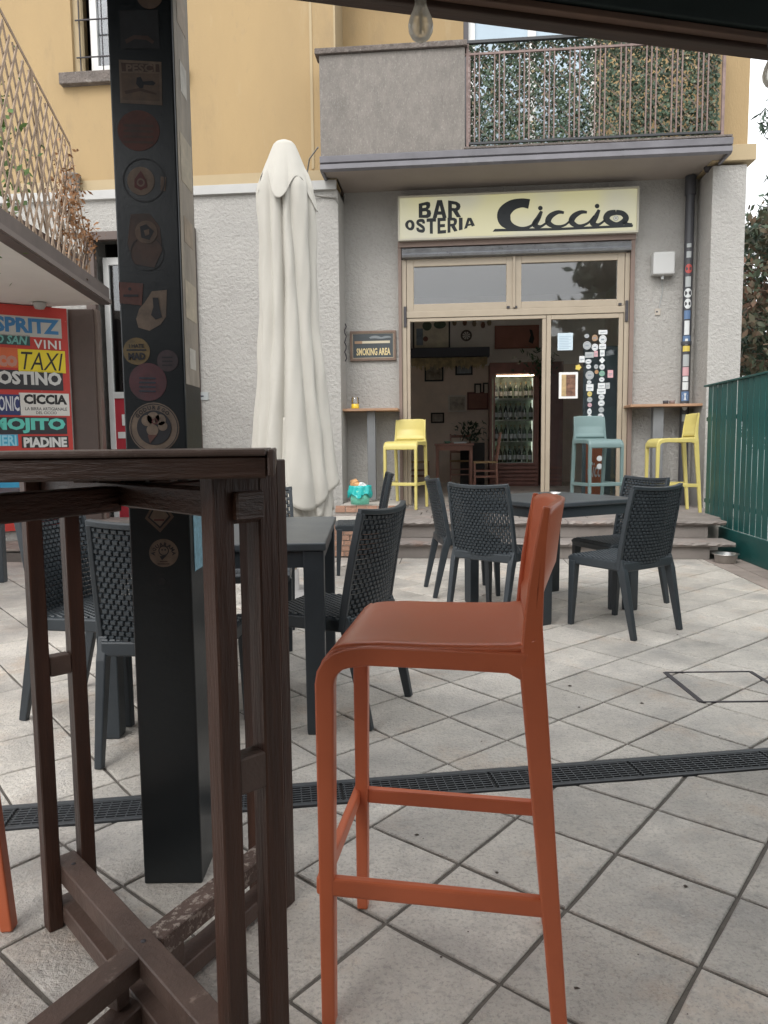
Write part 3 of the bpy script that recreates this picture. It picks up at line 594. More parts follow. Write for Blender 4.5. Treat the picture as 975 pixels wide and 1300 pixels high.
picture('pale framed print with a white lower edge in the middle of the brown wall', 569, 502, 592, 523, pp('pr_fr', (.7, .66, .6), .1), pp('pr_d', (.42, .38, .32), .6, 9))
picture('dark red panel hung between picture and fridge', 593, 498, 620, 520, pp('pr_e2', (.13, .04, .03), .1), pp('pr_e', (.26, .12, .09), .2, 9))
picture('low dark print on the brown wall above the table', 547, 524, 564, 537, M_dark, pp('pr_f', (.36, .32, .28), .5, 9))
s0, z1 = BP(522, 444, 14.5); s1, z0 = BP(621, 453, 14.5); tag(MB().box(0, s1-s0, -.3, 0, 0, z1-z0).build('wall_shelf', mat('shelf_dark', (.09, .10, .13), .6), None, bevel=.004), 'long dark shelf on the back wall inside the bar', 'shelf')
o = bpy.data.objects['wall_shelf']; o.location = bw(s0, 14.6, z0); o.rotation_euler.z = -PH
s0, z1 = BP(522, 455, 14.5); s1, z0 = BP(618, 466, 14.5); fr_ = MB(); rnd = random.Random(5)
for i in range(42): a = s0+(s1-s0)*i/42; fr_.add([(a, 14.5, z1), (a+.045, 14.5+rnd.uniform(-.03, 0), z1), (a+.04, 14.48, z0+rnd.uniform(-.05, .06)), (a+.004, 14.5, z0+rnd.uniform(-.05, .06))], [(0, 1, 2, 3)])
vb = fr_.build('valance', mat('valance_straw', (.62, .52, .32), .8, .4, 10), None, (s0, 14.5, z0)); vb.location = bw(s0, 14.5, z0); vb.rotation_euler.z = -PH; tag(vb, 'straw coloured fringe hanging below the dark shelf', 'fringe')
# fridge
FD = 13.2; fs0, fz1 = BP(622, 458, FD); fs1, _ = BP(690, 458, FD); fz1 = BP(650, 460, FD)[1]
fg = bthing('drinks_fridge', 'tall dark wood drinks fridge with glass door and lit shelves of bottles', 'fridge', fs0, FD, .336); FO = (fs0, FD, .336)
M_fw = mat('fridge_wood', (.20, .085, .065), .5, .25, 6, .1, 30)
fs1 = fs0+.86
MB().box(fs0, fs0+.05, FD, FD+.6, .336, fz1).box(fs1-.05, fs1, FD, FD+.6, .336, fz1).box(fs0+.05, fs1-.05, FD+.55, FD+.6, .336, fz1).box(fs0+.05, fs1-.05, FD, FD+.55, fz1-.2, fz1).box(fs0+.05, fs1-.05, FD+.02, FD+.55, .336, .72).build('cabinet', M_fw, fg, FO)
MB().box(fs0+.05, fs1-.05, FD+.54, FD+.549, .72, fz1-.2).build('back_panel', mat('fridge_back', (.50, .60, .48), .5, .5, 14), fg, FO)
for i in range(5): MB().box(fs0+.01, fs1-.01, FD-.02, FD+.001, .37+i*.068, .37+i*.068+.045).build('slat', M_fw, fg, FO, bevel=.004)
shz = [BP(650, y, FD+.2)[1] for y in (506, 533, 560, 587)]
for z in shz: MB().box(fs0+.051, fs1-.051, FD+.06, FD+.54, z-.014, z).build('shelf', mat('shelf_white', (.55, .57, .52), .4), fg, FO)
MB().box(fs0+.12, fs1-.08, FD+.05, FD+.07, fz1-.235, fz1-.22).build('light_strip', mat('strip_light', (1, .84, .58), .5, emit=7), fg, FO)
MB().box(fs0+.055, fs0+.07, FD+.5, FD+.53, .74, fz1-.24).box(fs1-.07, fs1-.055, FD+.5, FD+.53, .74, fz1-.24).build('light_strip', mat('added_side_glow', (.85, .95, .80), .5, emit=.5), fg, FO)  # glowing side strips added to brighten the shelves; the real light is on top
for x in (.31, .56): MB().box(fs0+x, fs0+x+.008, FD+.01, FD+.018, .74, fz1-.2).build('grid_wire', mat('shelf_white', (0, 0, 0)), fg, FO)
MB().box(fs0+.06, fs1-.06, FD+.003, FD+.007, .74, fz1-.2).build('glass_door', G_clear, fg, FO)
MB().box(fs0+.055, fs0+.09, FD-.02, FD+.002, .72, fz1-.2).box(fs1-.09, fs1-.055, FD-.02, FD+.002, .72, fz1-.2).box(fs0+.09, fs1-.09, FD-.02, FD+.002, .72, .75).build('door_frame', M_fw, fg, FO)
# second dark cabinet to the right of the fridge
cb = bthing('dark_cabinet', 'dark wood cabinet standing right of the drinks fridge', 'cabinet', fs1+.04, FD, .336)
MB().box(fs1+.04, fs1+.42, FD, FD+.6, .336, fz1).build('body', mat('cab_dark', (.16, .08, .07), .5, .2, 6), cb, (fs1+.04, FD, .336))
for i in range(5): MB().box(fs1+.05, fs1+.41, FD-.02, FD+.001, .37+i*.068, .37+i*.068+.045).build('slat', M_fw, cb, (fs1+.04, FD, .336), bevel=.004)
# bottles
def bottle_proto(name, col, kind):
    m_ = mat('bottle_'+kind, col, .12, coat=.5); t = thing(name, 'x', 'bottle')
    b = MB(); b.lathe([(0, 0), (.036, 0), (.038, .01), (.038, .17), (.032, .20), (.014, .235), (.013, .29), (0, .29)], 10); b.build('glass_body', m_, t)
    b = MB(); b.lathe([(.0385, .05), (.0385, .13)], 10); b.build('bottle_label', P_wh, t); b = MB(); b.lathe([(.0145, .25), (.0145, .295), (0, .295)], 8); b.build('foil', mat('foil', (.35, .30, .16), .4, metal=.5), t); return t
bA = bottle_proto('wine_bottle', (.012, .035, .02), 'green'); bB = bottle_proto('wine_bottle', (.06, .10, .05), 'olive')
protos = [bA, bB]; used = [False, False]; rnd = random.Random(11)
snames = ['top', 'second', 'third', 'bottom']
for i, z in enumerate(shz):
    for k in range(8):
        for row in (0,):
            q = rnd.random() < .45; q = 1 if q else 0
            loc = bw(fs0+.12+k*.088+rnd.uniform(-.012, .012), FD+.22+rnd.uniform(-.05, .12), z+.0015)
            lb = '%s bottle, %s from the left on the %s shelf of the drinks fridge' % (('dark green', 'olive tinted')[q], ('first', 'second', 'third', 'fourth', 'fifth', 'sixth', 'seventh', 'eighth')[k], snames[i]); gp = 'bottles on the %s fridge shelf' % snames[i]
            if not used[q]: used[q] = True; protos[q].location = loc; protos[q]['label'] = lb; protos[q]['group'] = gp
            else: copy_tree(protos[q], loc, 0, lb, gp)
# inner table and chairs
M_iw = mat('inner_wood', (.27, .12, .08), .4, .2, 8)
tx0, _ = BP(553, 560, 12.6); tx1, _ = BP(600, 560, 12.6); tz = 1.11
it = bthing('wooden_table', 'small reddish wooden table inside the bar', 'table', (tx0+tx1)/2, 12.9, .336); IO = ((tx0+tx1)/2, 12.9, .336)
MB().box(tx0-.02, tx1+.02, 12.58, 13.2, tz-.035, tz).build('table_top', M_iw, it, IO, bevel=.004); MB().box(tx0, tx1, 12.6, 12.625, tz-.12, tz-.036).build('apron', M_iw, it, IO)
for a in (tx0, tx1-.05):
    for b in (12.6, 13.13): MB().box(a, a+.05, b, b+.05, .336, tz-.036).build('leg', M_iw, it, IO)
def inner_chair(label, s, d, rz):
    t = thing('wooden_chair', label, 'chair', bw(s, d, .336), rz-PH, 'wooden chairs around the inner table')
    MB().box(-.2, .2, -.2, .2, .44, .47).build('seat', mat('straw_seat', (.36, .24, .12), .8, .2, 30), t, bevel=.005)
    for a in (-.18, .18):
        MB().sweep([(a, .18, 0), (a, .18, .44)], (.03, .03), (1, 0, 0)).build('leg', M_iw, t); MB().sweep([(a, -.2, 0), (a, -.18, .45), (a, -.25, .95)], (.03, .03), (1, 0, 0)).build('leg', M_iw, t)
    for z in (.2, .3): MB().box(-.17, .17, .17, .19, z, z+.02).build('stretcher', M_iw, t); MB().box(-.19, -.17, -.18, .17, z, z+.02).build('stretcher', M_iw, t); MB().box(.17, .19, -.18, .17, z, z+.02).build('stretcher', M_iw, t)
    for z, y in ((.6, -.205), (.74, -.222), (.88, -.24)): MB().box(-.17, .17, y-.01, y+.008, z, z+.05).build('back_slat', M_iw, t)
    return t
sC = BP(616, 580, 12.5)[0]; inner_chair('rush seated wooden chair in front of the fridge facing the inner table', sC, 12.5, R(90))
inner_chair('wooden chair tucked behind the inner table', (tx0+tx1)/2+.12, 13.5, R(180)); inner_chair('dark wooden chair left of the inner table by the door jamb', tx0-.32, 12.9, R(-90))
pot = bthing('potted_plant', 'dark leafy plant on the table end inside the bar', 'plant', BP(600, 545, 13.4)[0], 13.6, 1.12); PO = Vector((0, 0, 0))
MB().box(-.22, .22, -.15, .15, -.785, 0).build('stand', M_dark, pot)
lf_ = MB(); rnd = random.Random(2)
for i in range(160):
    a = Vector((rnd.gauss(0, .13), rnd.gauss(0, .1), rnd.uniform(.02, .38))); b = Vector((rnd.uniform(-1, 1), rnd.uniform(-1, 1), rnd.uniform(-1, 1))).normalized()*.06; c = Vector((b.y, -b.x, b.z*.4))*.5
    lf_.add([a-b, a+c, a+b, a-c], [(0, 1, 2, 3)])
lf_.build('leaves', M_leafd, pot, kind='stuff')
s_, z_ = BP(683, 462, 12.8); hp = bthing('hanging_plant', 'green trailing plant on top of the fridge by the door edge', 'plant', s_, 12.8, z_); lf_ = MB()
for i in range(130):
    a = Vector((rnd.gauss(0, .16), rnd.gauss(0, .1), rnd.gauss(-.02, .13))); b = Vector((rnd.uniform(-1, 1), rnd.uniform(-1, 1), rnd.uniform(-1, 1))).normalized()*.06; c = Vector((b.y, -b.x, b.z*.4))*.5
    lf_.add([a-b, a+c, a+b, a-c], [(0, 1, 2, 3)])
lf_.build('leaves', mat('leaf_indoor', (.02, .07, .03), .5), hp, kind='stuff')
# items on inner table
t = bthing('paper_napkins', 'white folded napkins on the inner table', 'napkins', tx1-.2, 12.8, tz+.001); MB().box(-.12, .1, -.06, .06, 0, .03).build('napkin_pile', P_wh, t, bevel=.006)
t = bthing('small_bowl', 'small greenish bowl on the inner table', 'bowl', tx0+.2, 12.8, tz+.001); MB().lathe([(0, 0), (.04, 0), (.06, .04), (.052, .04), (.035, .01), (0, .01)], 12).build('bowl_body', P_gn, t)
# grey blue board leaning inside behind the right door + orange menu board behind the stool
s0, z1 = BP(741, 440, 9.9); s1, z0 = BP(786, 628, 9.9)
t = bthing('grey_panel', 'blue grey panel standing behind the right glass door', 'panel', s0, 9.9, .336); MB().box(s0, s1, 9.88, 9.92, .336, z1).build('panel_board', mat('panel_blue', (.13, .165, .18), .5, .1, 3), t, (s0, 9.9, .336), bevel=.004)
s0, z1 = BP(744, 563, 9.6); s1, z0 = BP(766, 627, 9.6)
t = bthing('orange_board', 'orange board with white handwriting behind the aqua stool', 'board', s0, 9.6, .336); MB().box(s0, s1, 9.58, 9.60, .40, z1).build('board_face', mat('orange_board', (.42, .10, .03), .5, .1, 6), t, (s0, 9.6, .336))
ob = MB(); text_mb(ob, 'Cicc', s0+.02, s1-.04, .66, .86, 9.578, .01, .3); ob.build('lettering', P_wh, t, (s0, 9.6, .336))
for a in (s0+.02, s1-.05): MB().box(a, a+.03, 9.58, 9.61, .336, .40).build('foot', M_iw, t, (s0, 9.6, .336))

# ---- illuminated shop sign
sg = bthing('shop_sign', 'illuminated cream box sign reading BAR OSTERIA Ciccio over the door', 'shop sign', -.63, 9.1, 3.56); GO = (-.63, 9.1, 3.56)
def quadbox(name, m_, y0, y1, ins=0): 
    return MB().box(-.63+ins, 2.20-ins, y0, y1, 3.565+ins, 4.08-ins).build(name, m_, sg, GO, bevel=.006)
quadbox('sign_case', mat('sign_case', (.55, .53, .47), .5), 9.105, 9.25)
ms = bpy.data.materials.new('sign_face'); ms.use_nodes = True; N = ms.node_tree.nodes; L = ms.node_tree.links; b = N['Principled BSDF']; b.inputs['Base Color'].default_value = (.42, .40, .31, 1); b.inputs['Roughness'].default_value = .35
tc = N.new('ShaderNodeTexCoord'); nz = N.new('ShaderNodeTexNoise'); nz.inputs['Scale'].default_value = 1.5; nz.inputs['Detail'].default_value = 1; rp = N.new('ShaderNodeValToRGB'); rp.color_ramp.elements[0].color = (.66, .64, .47, 1); rp.color_ramp.elements[1].color = (.84, .78, .36, 1); rp.color_ramp.elements[0].position = .4; rp.color_ramp.elements[1].position = .62
L.new(tc.outputs['Object'], nz.inputs[0]); L.new(nz.outputs[0], rp.inputs[0]); L.new(rp.outputs[0], b.inputs['Emission Color']); b.inputs['Emission Strength'].default_value = .17
quadbox('sign_face', ms, 9.095, 9.106, .018)
MB().box(-.63, 2.20, 9.085, 9.11, 3.562, 3.583).box(-.63, 2.20, 9.085, 9.11, 4.062, 4.083).box(-.633, -.612, 9.085, 9.11, 3.583, 4.062).box(2.182, 2.203, 9.085, 9.11, 3.583, 4.062).build('sign_rim', mat('sign_rim', (.50, .47, .38), .4), sg, GO)
def sm_(x, y):
    top = 58-38*(x-18)/927; v = (y-top)/170; return (-.622+(x-18)/927*2.815, 4.072-.50*v)
yS = 9.0935
lt = MB()
def glyphs(mb, txt, wts, fn, y, bold, gap):
    tot = sum(wts); a = 0
    for ch, w_ in zip(txt, wts):
        b_ = a+w_; k = (ch, bold, 0, 1.0)
        if k not in _TC: _TC[k] = text_verts(ch, bold)
        vs, fs, _ = _TC[k]; mb.add([(lambda p: (p[0], y, p[1]))(fn((a+gap/2+(w_-gap)*u_)/tot, v)) for u_, v in vs], fs); a = b_
def fbar(U_, V_): top = 84-13*math.sin(PI*U_)-5*U_; bot = 139-3*U_+2*math.sin(PI*U_); return sm_(95+172*U_, bot+(top-bot)*V_)
def fost(U_, V_): top = 149-5*math.sin(PI*U_)-10*U_; bot = 184+26*math.sin(PI*U_)-16*U_; return sm_(40+282*U_, bot+(top-bot)*V_)
def rc(a, b_, c, d): return [[(a, c), (b_, c), (b_, d), (a, d)]]
def strip(prs): return [[prs[k][0], prs[k+1][0], prs[k+1][1], prs[k][1]] for k in range(len(prs)-1)]
def cur(pts, w_):
    P = [Vector(p) for p in pts]; Q = []
    for k in range(len(P)-1):
        a = P[max(k-1, 0)]; b_ = P[k]; c = P[k+1]; d = P[min(k+2, len(P)-1)]
        for q in range(4): t = q/4; Q.append(.5*((2*b_)+(c-a)*t+(2*a-5*b_+4*c-d)*t*t+(3*b_-a-3*c+d)*t**3))
    Q.append(P[-1]); out = []
    for k, q in enumerate(Q):
        t = (Q[min(k+1, len(Q)-1)]-Q[max(k-1, 0)]).normalized(); out.append(((q.x-t.y*w_*.62, q.y+t.x*w_/2), (q.x+t.y*w_*.62, q.y-t.x*w_/2)))
    return strip(out)
LET = {'B': rc(0, .3, 0, 1)+strip([((.3, 1), (.3, .8)), ((.68, 1), (.55, .8)), ((.90, .92), (.60, .78)), ((.94, .76), (.61, .73)), ((.88, .60), (.60, .68)), ((.74, .53), (.55, .65)), ((.3, .53), (.3, .65))])+strip([((.3, .53), (.3, .42)), ((.74, .53), (.57, .42)), ((.94, .44), (.64, .38)), ((1, .27), (.66, .31)), ((.94, .09), (.64, .24)), ((.72, 0), (.57, .2)), ((.3, 0), (.3, .2))]),
       'A': [[(0, 0), (.29, 0), (.5, .70), (.5, 1), (.33, 1)], [(.5, 1), (.5, .70), (.71, 0), (1, 0), (.67, 1)], [(.344, .18), (.656, .18), (.60, .37), (.40, .37)]],
       'R': rc(0, .3, 0, 1)+strip([((.3, 1), (.3, .8)), ((.68, 1), (.55, .8)), ((.92, .90), (.62, .76)), ((.97, .72), (.64, .69)), ((.90, .53), (.62, .62)), ((.74, .42), (.55, .58)), ((.3, .40), (.3, .58))])+[[(.36, .40), (.74, .42), (1.02, 0), (.68, 0)]],
       'O': strip([((.5+.5*math.cos(2*PI*k/20), .5+.5*math.sin(2*PI*k/20)), (.5+.17*math.cos(2*PI*k/20), .5+.26*math.sin(2*PI*k/20))) for k in range(21)]),
       'S': cur([(.83, .66), (.80, .84), (.5, .89), (.21, .83), (.20, .66), (.5, .52), (.81, .36), (.79, .16), (.5, .11), (.2, .16), (.17, .34)], .235),
       'T': rc(0, 1, .77, 1)+rc(.34, .66, 0, .77), 'E': rc(0, .33, 0, 1)+rc(.33, .97, .79, 1)+rc(.33, .87, .40, .60)+rc(.33, 1, 0, .21), 'I': rc(0, 1, 0, 1)}
def block(mb, txt, wts, fn, y, gap):
    tot = sum(wts); a = 0
    for ch, w_ in zip(txt, wts):
        for poly in LET[ch]:
            mb.add([(lambda p: (p[0], y, p[1]))(fn((a+gap/2+(w_-gap)*u_)/tot, v)) for u_, v in poly], [tuple(range(len(poly)))])
        a += w_
block(lt, 'BAR', (1, 1.12, 1.02), fbar, yS, .10); block(lt, 'OSTERIA', (1, .95, .98, .9, 1.02, .46, 1.1), fost, yS, .13)
lt.build('lettering', M_black, sg, GO)
lg = MB()
rib = lambda pts: ribbon(lg, pts, yS, sm_)
rib([(530, 84, 34), (500, 80, 32), (462, 90, 38), (434, 118, 46), (436, 150, 44), (460, 172, 26), (500, 180, 12), (540, 168, 9), (572, 130, 7)])
rib([(578, 112, 10), (566, 138, 17), (552, 165, 20), (575, 172, 10), (606, 150, 7)])
rib([(664, 118, 9), (640, 116, 14), (612, 132, 20), (604, 156, 20), (630, 172, 13), (668, 166, 8), (696, 140, 7)])
rib([(752, 116, 9), (728, 116, 14), (702, 132, 20), (694, 154, 20), (720, 170, 13), (756, 158, 8), (780, 130, 7)])
rib([(798, 106, 10), (786, 134, 17), (774, 158, 20), (796, 164, 10), (822, 146, 7)])
for cx, cy in ((573, 100), (790, 92)):
    pts = [sm_(cx+9*math.cos(a), cy+9*math.sin(a)) for a in [i*PI/8 for i in range(16)]]; lg.add([(p[0], yS, p[1]) for p in pts], [tuple(range(16))])
rib([(862, 116, 18), (836, 122, 22), (826, 140, 22), (840, 156, 20), (866, 162, 14), (892, 152, 20), (900, 136, 20), (886, 120, 18), (862, 116, 18)]); rib([(890, 150, 14), (905, 162, 12), (924, 162, 8)])
for P in ([(388, 193), (397, 182), (640, 177), (640, 187)], [(640, 187), (640, 177), (928, 163), (926, 173)]): lg.add([(sm_(*p)[0], yS+.0003, sm_(*p)[1]) for p in P], [(0, 1, 2, 3)])
lg.build('script_lettering', M_black, sg, GO)
dd_ = MB(); cx, cz = sm_(862, 139); disc(dd_, cx, cz, .03, yS); dd_.build('round_emblem', mat('emblem_grey', (.35, .36, .32), .5), sg, GO)
d2_ = MB(); ringf(d2_, cx, cz, .014, .020, yS-.001); d2_.build('round_emblem', M_white, sg, GO)
# ---- smoking sign
s0, z1 = BP(444.6, 421, 9.25); s1, z0 = BP(503, 457.5, 9.25); sm = bthing('smoking_sign', 'dark framed board reading SMOKING AREA with painted cigarette', 'sign', s0, 9.23, z0); SO2 = (s0, 9.23, z0)
M_sf = mat('sign_frame_wood', (.17, .115, .085), .6, .2, 20)
MB().box(s0, s1, 9.215, 9.247, z0, z0+.03).box(s0, s1, 9.215, 9.247, z1-.03, z1).box(s0, s0+.03, 9.215, 9.247, z0+.03, z1-.03).box(s1-.03, s1, 9.215, 9.247, z0+.03, z1-.03).build('frame', M_sf, sm, SO2, bevel=.003)
MB().box(s0+.03, s1-.03, 9.225, 9.247, z0+.03, z1-.03).build('board', mat('board_slate', (.05, .06, .065), .6, .2, 8), sm, SO2)
MB().box(s0+.031, s0+.036, 9.222, 9.226, z0+.031, z1-.031).box(s1-.036, s1-.031, 9.222, 9.226, z0+.031, z1-.031).box(s0+.036, s1-.036, 9.222, 9.226, z0+.031, z0+.037).box(s0+.036, s1-.036, 9.222, 9.226, z1-.037, z1-.031).build('inner_line', mat('line_cream', (.40, .33, .24), .6), sm, SO2)
W_ = s1-s0
MB().box(s0+.28*W_*.95, s1-.13*W_, 9.2222, 9.2235, z1-.155, z1-.125).build('cigarette', mat('cig_paper', (.52, .46, .34), .6), sm, SO2); MB().box(s0+.10*W_, s0+.28*W_*.95-.001, 9.2222, 9.2235, z1-.156, z1-.124).build('cigarette_filter', mat('cig_filter', (.32, .20, .12), .6), sm, SO2)
sk = MB(); ribbon(sk, [(0, 0, 4), (12, 3, 12), (28, -3, 10), (45, 4, 16), (60, -2, 8)], 9.2225, lambda a, b_: (s1-.10*W_-a*.0045, z1-.085+b_*.0018)); sk.build('smoke', mat('smoke_grey', (.20, .22, .23), .7), sm, SO2)
tt = MB(); text_mb(tt, 'SMOKING AREA', s0+.14*W_, s1-.12*W_, z0+.065, z0+.155, 9.2222, .03); tt.build('lettering', mat('letter_cream', (.62, .50, .26), .6), sm, SO2)
# ---- wall things
s0, z1 = BP(826, 323, 9.25); s1, z0 = BP(853, 351, 9.25)
wl = bthing('wall_lamp', 'square white lamp box with a thin cord on the wall right of the door', 'wall lamp', s0, 9.2, z0); MB().box(s0, s1, 9.12, 9.248, z0, z1).build('lamp_box', mat('lamp_plastic', (.50, .50, .49), .4), wl, (s0, 9.2, z0), bevel=.02, seg=4)
MB().tube([((s0+s1)/2, 9.19, z0-.002), ((s0+s1)/2, 9.19, z0-.04)], .018, 8).build('cable_gland', P_wh, wl, (s0, 9.2, z0))
P = [(*[BP(x, y, 9.24)[0]], 9.24, BP(x, y, 9.24)[1]) for x, y in ((840, 355), (841, 370), (838, 385), (836, 397))]; MB().tube(P, .004, 5).build('cord', P_gr, wl, (s0, 9.2, z0))
def plate(label, x0, y0, x1, y1, m_, D=9.249, cat='junction box', t=.012):
    a, zt = BP(x0, y0, D); b_, zb = BP(x1, y1, D); o = bthing('junction_box', label, cat, a, D, zb); MB().box(a, b_, D-t, D-.0015, zb, zt).build('cover', m_, o, (a, D, zb), bevel=.002)
    MB().box(a+.01, (a+b_)/2, D-t-.003, D-t-.0002, (zb+zt)/2-.008, (zb+zt)/2+.008).build('slot', P_dk, o, (a, D, zb))
plate('small beige box on the wall below the white lamp', 831.5, 392, 838, 400, mat('beige_plate', (.45, .40, .34), .6))
plate('tiny grey box on the main wall beside the parasol', 253, 498, 265, 508, P_gr, 8.749)
# camera ball at the soffit corner
a, z_ = BP(900, 213, 8.9); sc_ = bthing('security_camera', 'small dark ball camera under the balcony corner', 'camera', a, 8.9, z_); MB().lathe([(0, .055), (.04, .04), (.058, 0), (.04, -.04), (0, -.055)], 14).build('ball', M_iron, sc_); MB().tube([(0, 0, .04), (.02, .1, .06)], .015, 6).build('arm', M_iron, sc_)
# hook on the left return
P = [(SL+.03+.012*math.sin(i*1.9), 9.0, BP(434, 411+i*4, 9.0)[1]) for i in range(13)]
hk = bthing('iron_hook', 'thin twisted dark iron hook hanging on the recess edge', 'hook', P[-1][0], 9.0, P[-1][2]); MB().tube(P, .008, 5).build('twisted_bar', M_iron, hk, P[-1])
cable('wall_cable', 'grey cable looping from the parapet corner down to the white band', [(-1.47, 8.39, 4.42), (-1.60, 8.55, 4.36), (-1.66, 8.69, 4.24), (-1.66, 8.70, 4.02), (-1.5, 8.735, 4.0), (-1.34, 8.735, 3.98), (-1.30, 8.76, 3.90)], .009, mat('cable_grey', (.22, .21, .19), .7))
# drainpipe with stickers
pipe_s, pipe_d = 2.80, 9.15
pi_ = bthing('drain_pipe', 'black drainpipe covered in stickers in the corner right of the door', 'drainpipe', pipe_s, pipe_d, .336); QO = (pipe_s, pipe_d, .336)
MB().tube([(pipe_s, pipe_d, .336), (pipe_s, pipe_d, 4.02)], .052, 16).build('pipe', M_pipe, pi_, QO); MB().tube([(pipe_s, pipe_d, 3.98), (pipe_s, pipe_d, 4.19)], .062, 16).build('collar', M_pipe, pi_, QO); MB().tube([(pipe_s, pipe_d, 2.25), (pipe_s, pipe_d, 2.29)], .060, 16).build('collar', M_pipe, pi_, QO)
def pipe_sticker(y0, y1, m_, hw=.75, th0=-.25, rnd_=False):
    z1 = BP(872, y0, 9.1)[1]; z0 = BP(872, y1, 9.1)[1]; mb = MB(); n = 8; vs = []
    K = 12 if rnd_ else 1
    if rnd_:
        for i in range(16):
            a = 2*PI*i/16; th = -PI/2+th0+hw*math.cos(a); vs.append((pipe_s+.0535*math.cos(th), pipe_d+.0535*math.sin(th), (z0+z1)/2+(z1-z0)/2*math.sin(a)))
        th = -PI/2+th0; vs.append((pipe_s+.0545*math.cos(th), pipe_d+.0545*math.sin(th), (z0+z1)/2)); mb.add(vs, [(i, (i+1) % 16, 16) for i in range(16)])
    else:
        for i in range(n+1):
            th = -PI/2+th0-hw+2*hw*i/n; vs += [(pipe_s+.0535*math.cos(th), pipe_d+.0535*math.sin(th), z0), (pipe_s+.0535*math.cos(th), pipe_d+.0535*math.sin(th), z1)]
        mb.add(vs, [(2*i, 2*i+2, 2*i+3, 2*i+1) for i in range(n)])
    mb.build('sticker', m_, pi_, QO)
for a in [(309, 314, P_gr, .5), (319, 327, P_gr, .5), (335, 347, P_rd, .8, -.2, True), (351, 364, P_gr, .6), (366, 378, P_wh, .9, -.2, True), (379, 392, P_wh, .8, -.2, True), (394, 405, P_bl, .7), (407, 425, P_wh, .55), (426, 436, P_bl, .9), (430, 438, P_wh, .3), (439, 446, P_ye, .8), (450, 465, P_gr, .7), (466, 477, P_pk, .7), (478, 484, P_wh, .6), (485, 495, P_wh, .65), (497, 509, P_bl, .9), (499, 508, P_wh, .6, -.25, True), (512, 521, P_wh, .6, -.25, True), (526, 535, P_gr, .6)]: pipe_sticker(*a)
# ---- wall counters
def counter(label, x0, x1, yy, legx0, legx1, zbase):
    D = 9.0; a, z_ = BP(x0, yy, D); b_, _ = BP(x1, yy, D); z_ = 1.515
    t = bthing('wall_counter', label, 'counter', (a+b_)/2, D, zbase, 'narrow drink counters on the wall'); off = ((a+b_)/2, D, zbase)
    MB().box(a, b_, 8.86, 9.245, z_, z_+.03).build('counter_top', M_cwood, t, off, bevel=.003)
    la, _ = BP(legx0, yy, D); lb, _ = BP(legx1, yy, D); MB().box(la, lb, 8.98, 9.08, zbase, z_-.001).build('leg', M_ashleg, t, off, bevel=.004); return z_+.03
zt = counter('narrow wooden counter on a grey leg under the smoking sign', 436, 506, 522, 466, 476.5, .425)
counter('narrow wooden counter on a grey leg beside the sticker covered pipe', 797, 887, 515, 829, 842.5, .336)
a, _ = BP(451, 520, 8.95); jr = bthing('glass_candle_jar', 'small glass jar with yellow liquid on the left wall counter', 'jar', a, 8.95, zt+.0015)
MB().lathe([(0, 0), (.048, 0), (.05, .01), (.045, .055), (.04, .06)], 14).build('yellow_liquid', mat('oil_yellow', (.75, .50, .04), .2), jr); MB().lathe([(.046, .055), (.044, .13), (.036, .14)], 14).build('glass', G_clear, jr)
for i, (x, lb) in enumerate(((845, 'small dark cup on the right wall counter'), (853, 'small rusty tin on the right wall counter'))):
    a, _ = BP(x, 515, 8.95); c_ = bthing('small_cup', lb, 'cup', a, 8.95, zt+.0015); MB().lathe([(0, 0), (.03, 0), (.034, .04), (.028, .04), (.025, .01), (0, .01)], 12).build('cup_body', M_rail if i else M_iron, c_)
# bin on the brick pier
a, _ = BP(457, 630, 8.35); bn = bthing('waste_bin', 'turquoise plastic bin with bag and rubbish on the brick pier', 'bin', a, 8.35, .425)
MB().lathe([(0, 0), (.105, 0), (.125, .16), (.118, .16), (.10, .01), (0, .01)], 18).build('tub', mat('tub_mint', (.16, .56, .42), .4), bn)
bg_ = MB(); rnd = random.Random(4); n = 24
bg_.grid(lambda u, v: ((.12+.02*v+.012*math.sin(9*2*PI*u+v*2))*math.cos(2*PI*u)*(1-.1*max(0, v-.7)), (.12+.02*v+.012*math.sin(9*2*PI*u+v*2))*math.sin(2*PI*u), .215-.12*v-.05*math.sin(3*2*PI*u)*v*v if v < .999 else .10+.03*math.sin(5*u*2*PI)), 36, 6).build('bin_bag', mat('bag_teal', (.02, .42, .40), .3), bn, solid=.002)
for i, (x, y, z, m_) in enumerate(((-.03, 0, .20, mat('paper_orange', (.55, .30, .13), .7, .5, 20)), (.03, -.02, .20, P_wh), (-.06, .03, .24, mat('paper_orange', (0, 0, 0))))):
    mb = MB(); bmm = bmesh.new(); bmesh.ops.create_icosphere(bmm, subdivisions=2, radius=.055); 
    for v in bmm.verts: v.co *= rnd.uniform(.75, 1.15)
    mb.add([(v.co.x+x, v.co.y+y, v.co.z+z) for v in bmm.verts], [tuple(v.index for v in f.verts) for f in bmm.faces]); bmm.free(); mb.build('crumpled_paper', m_, bn)
# dog bowl
P = G(926, 716); P.x -= .0; db = thing('metal_bowl', 'shiny steel dog bowl on the floor at the end of the steps', 'bowl', bw(2.50, 6.86, .001))
MB().lathe([(0, 0), (.085, 0), (.09, .01), (.10, .07), (.118, .078), (.118, .083), (.098, .083), (.085, .02), (0, .02)], 28).build('bowl_body', M_steel, db)

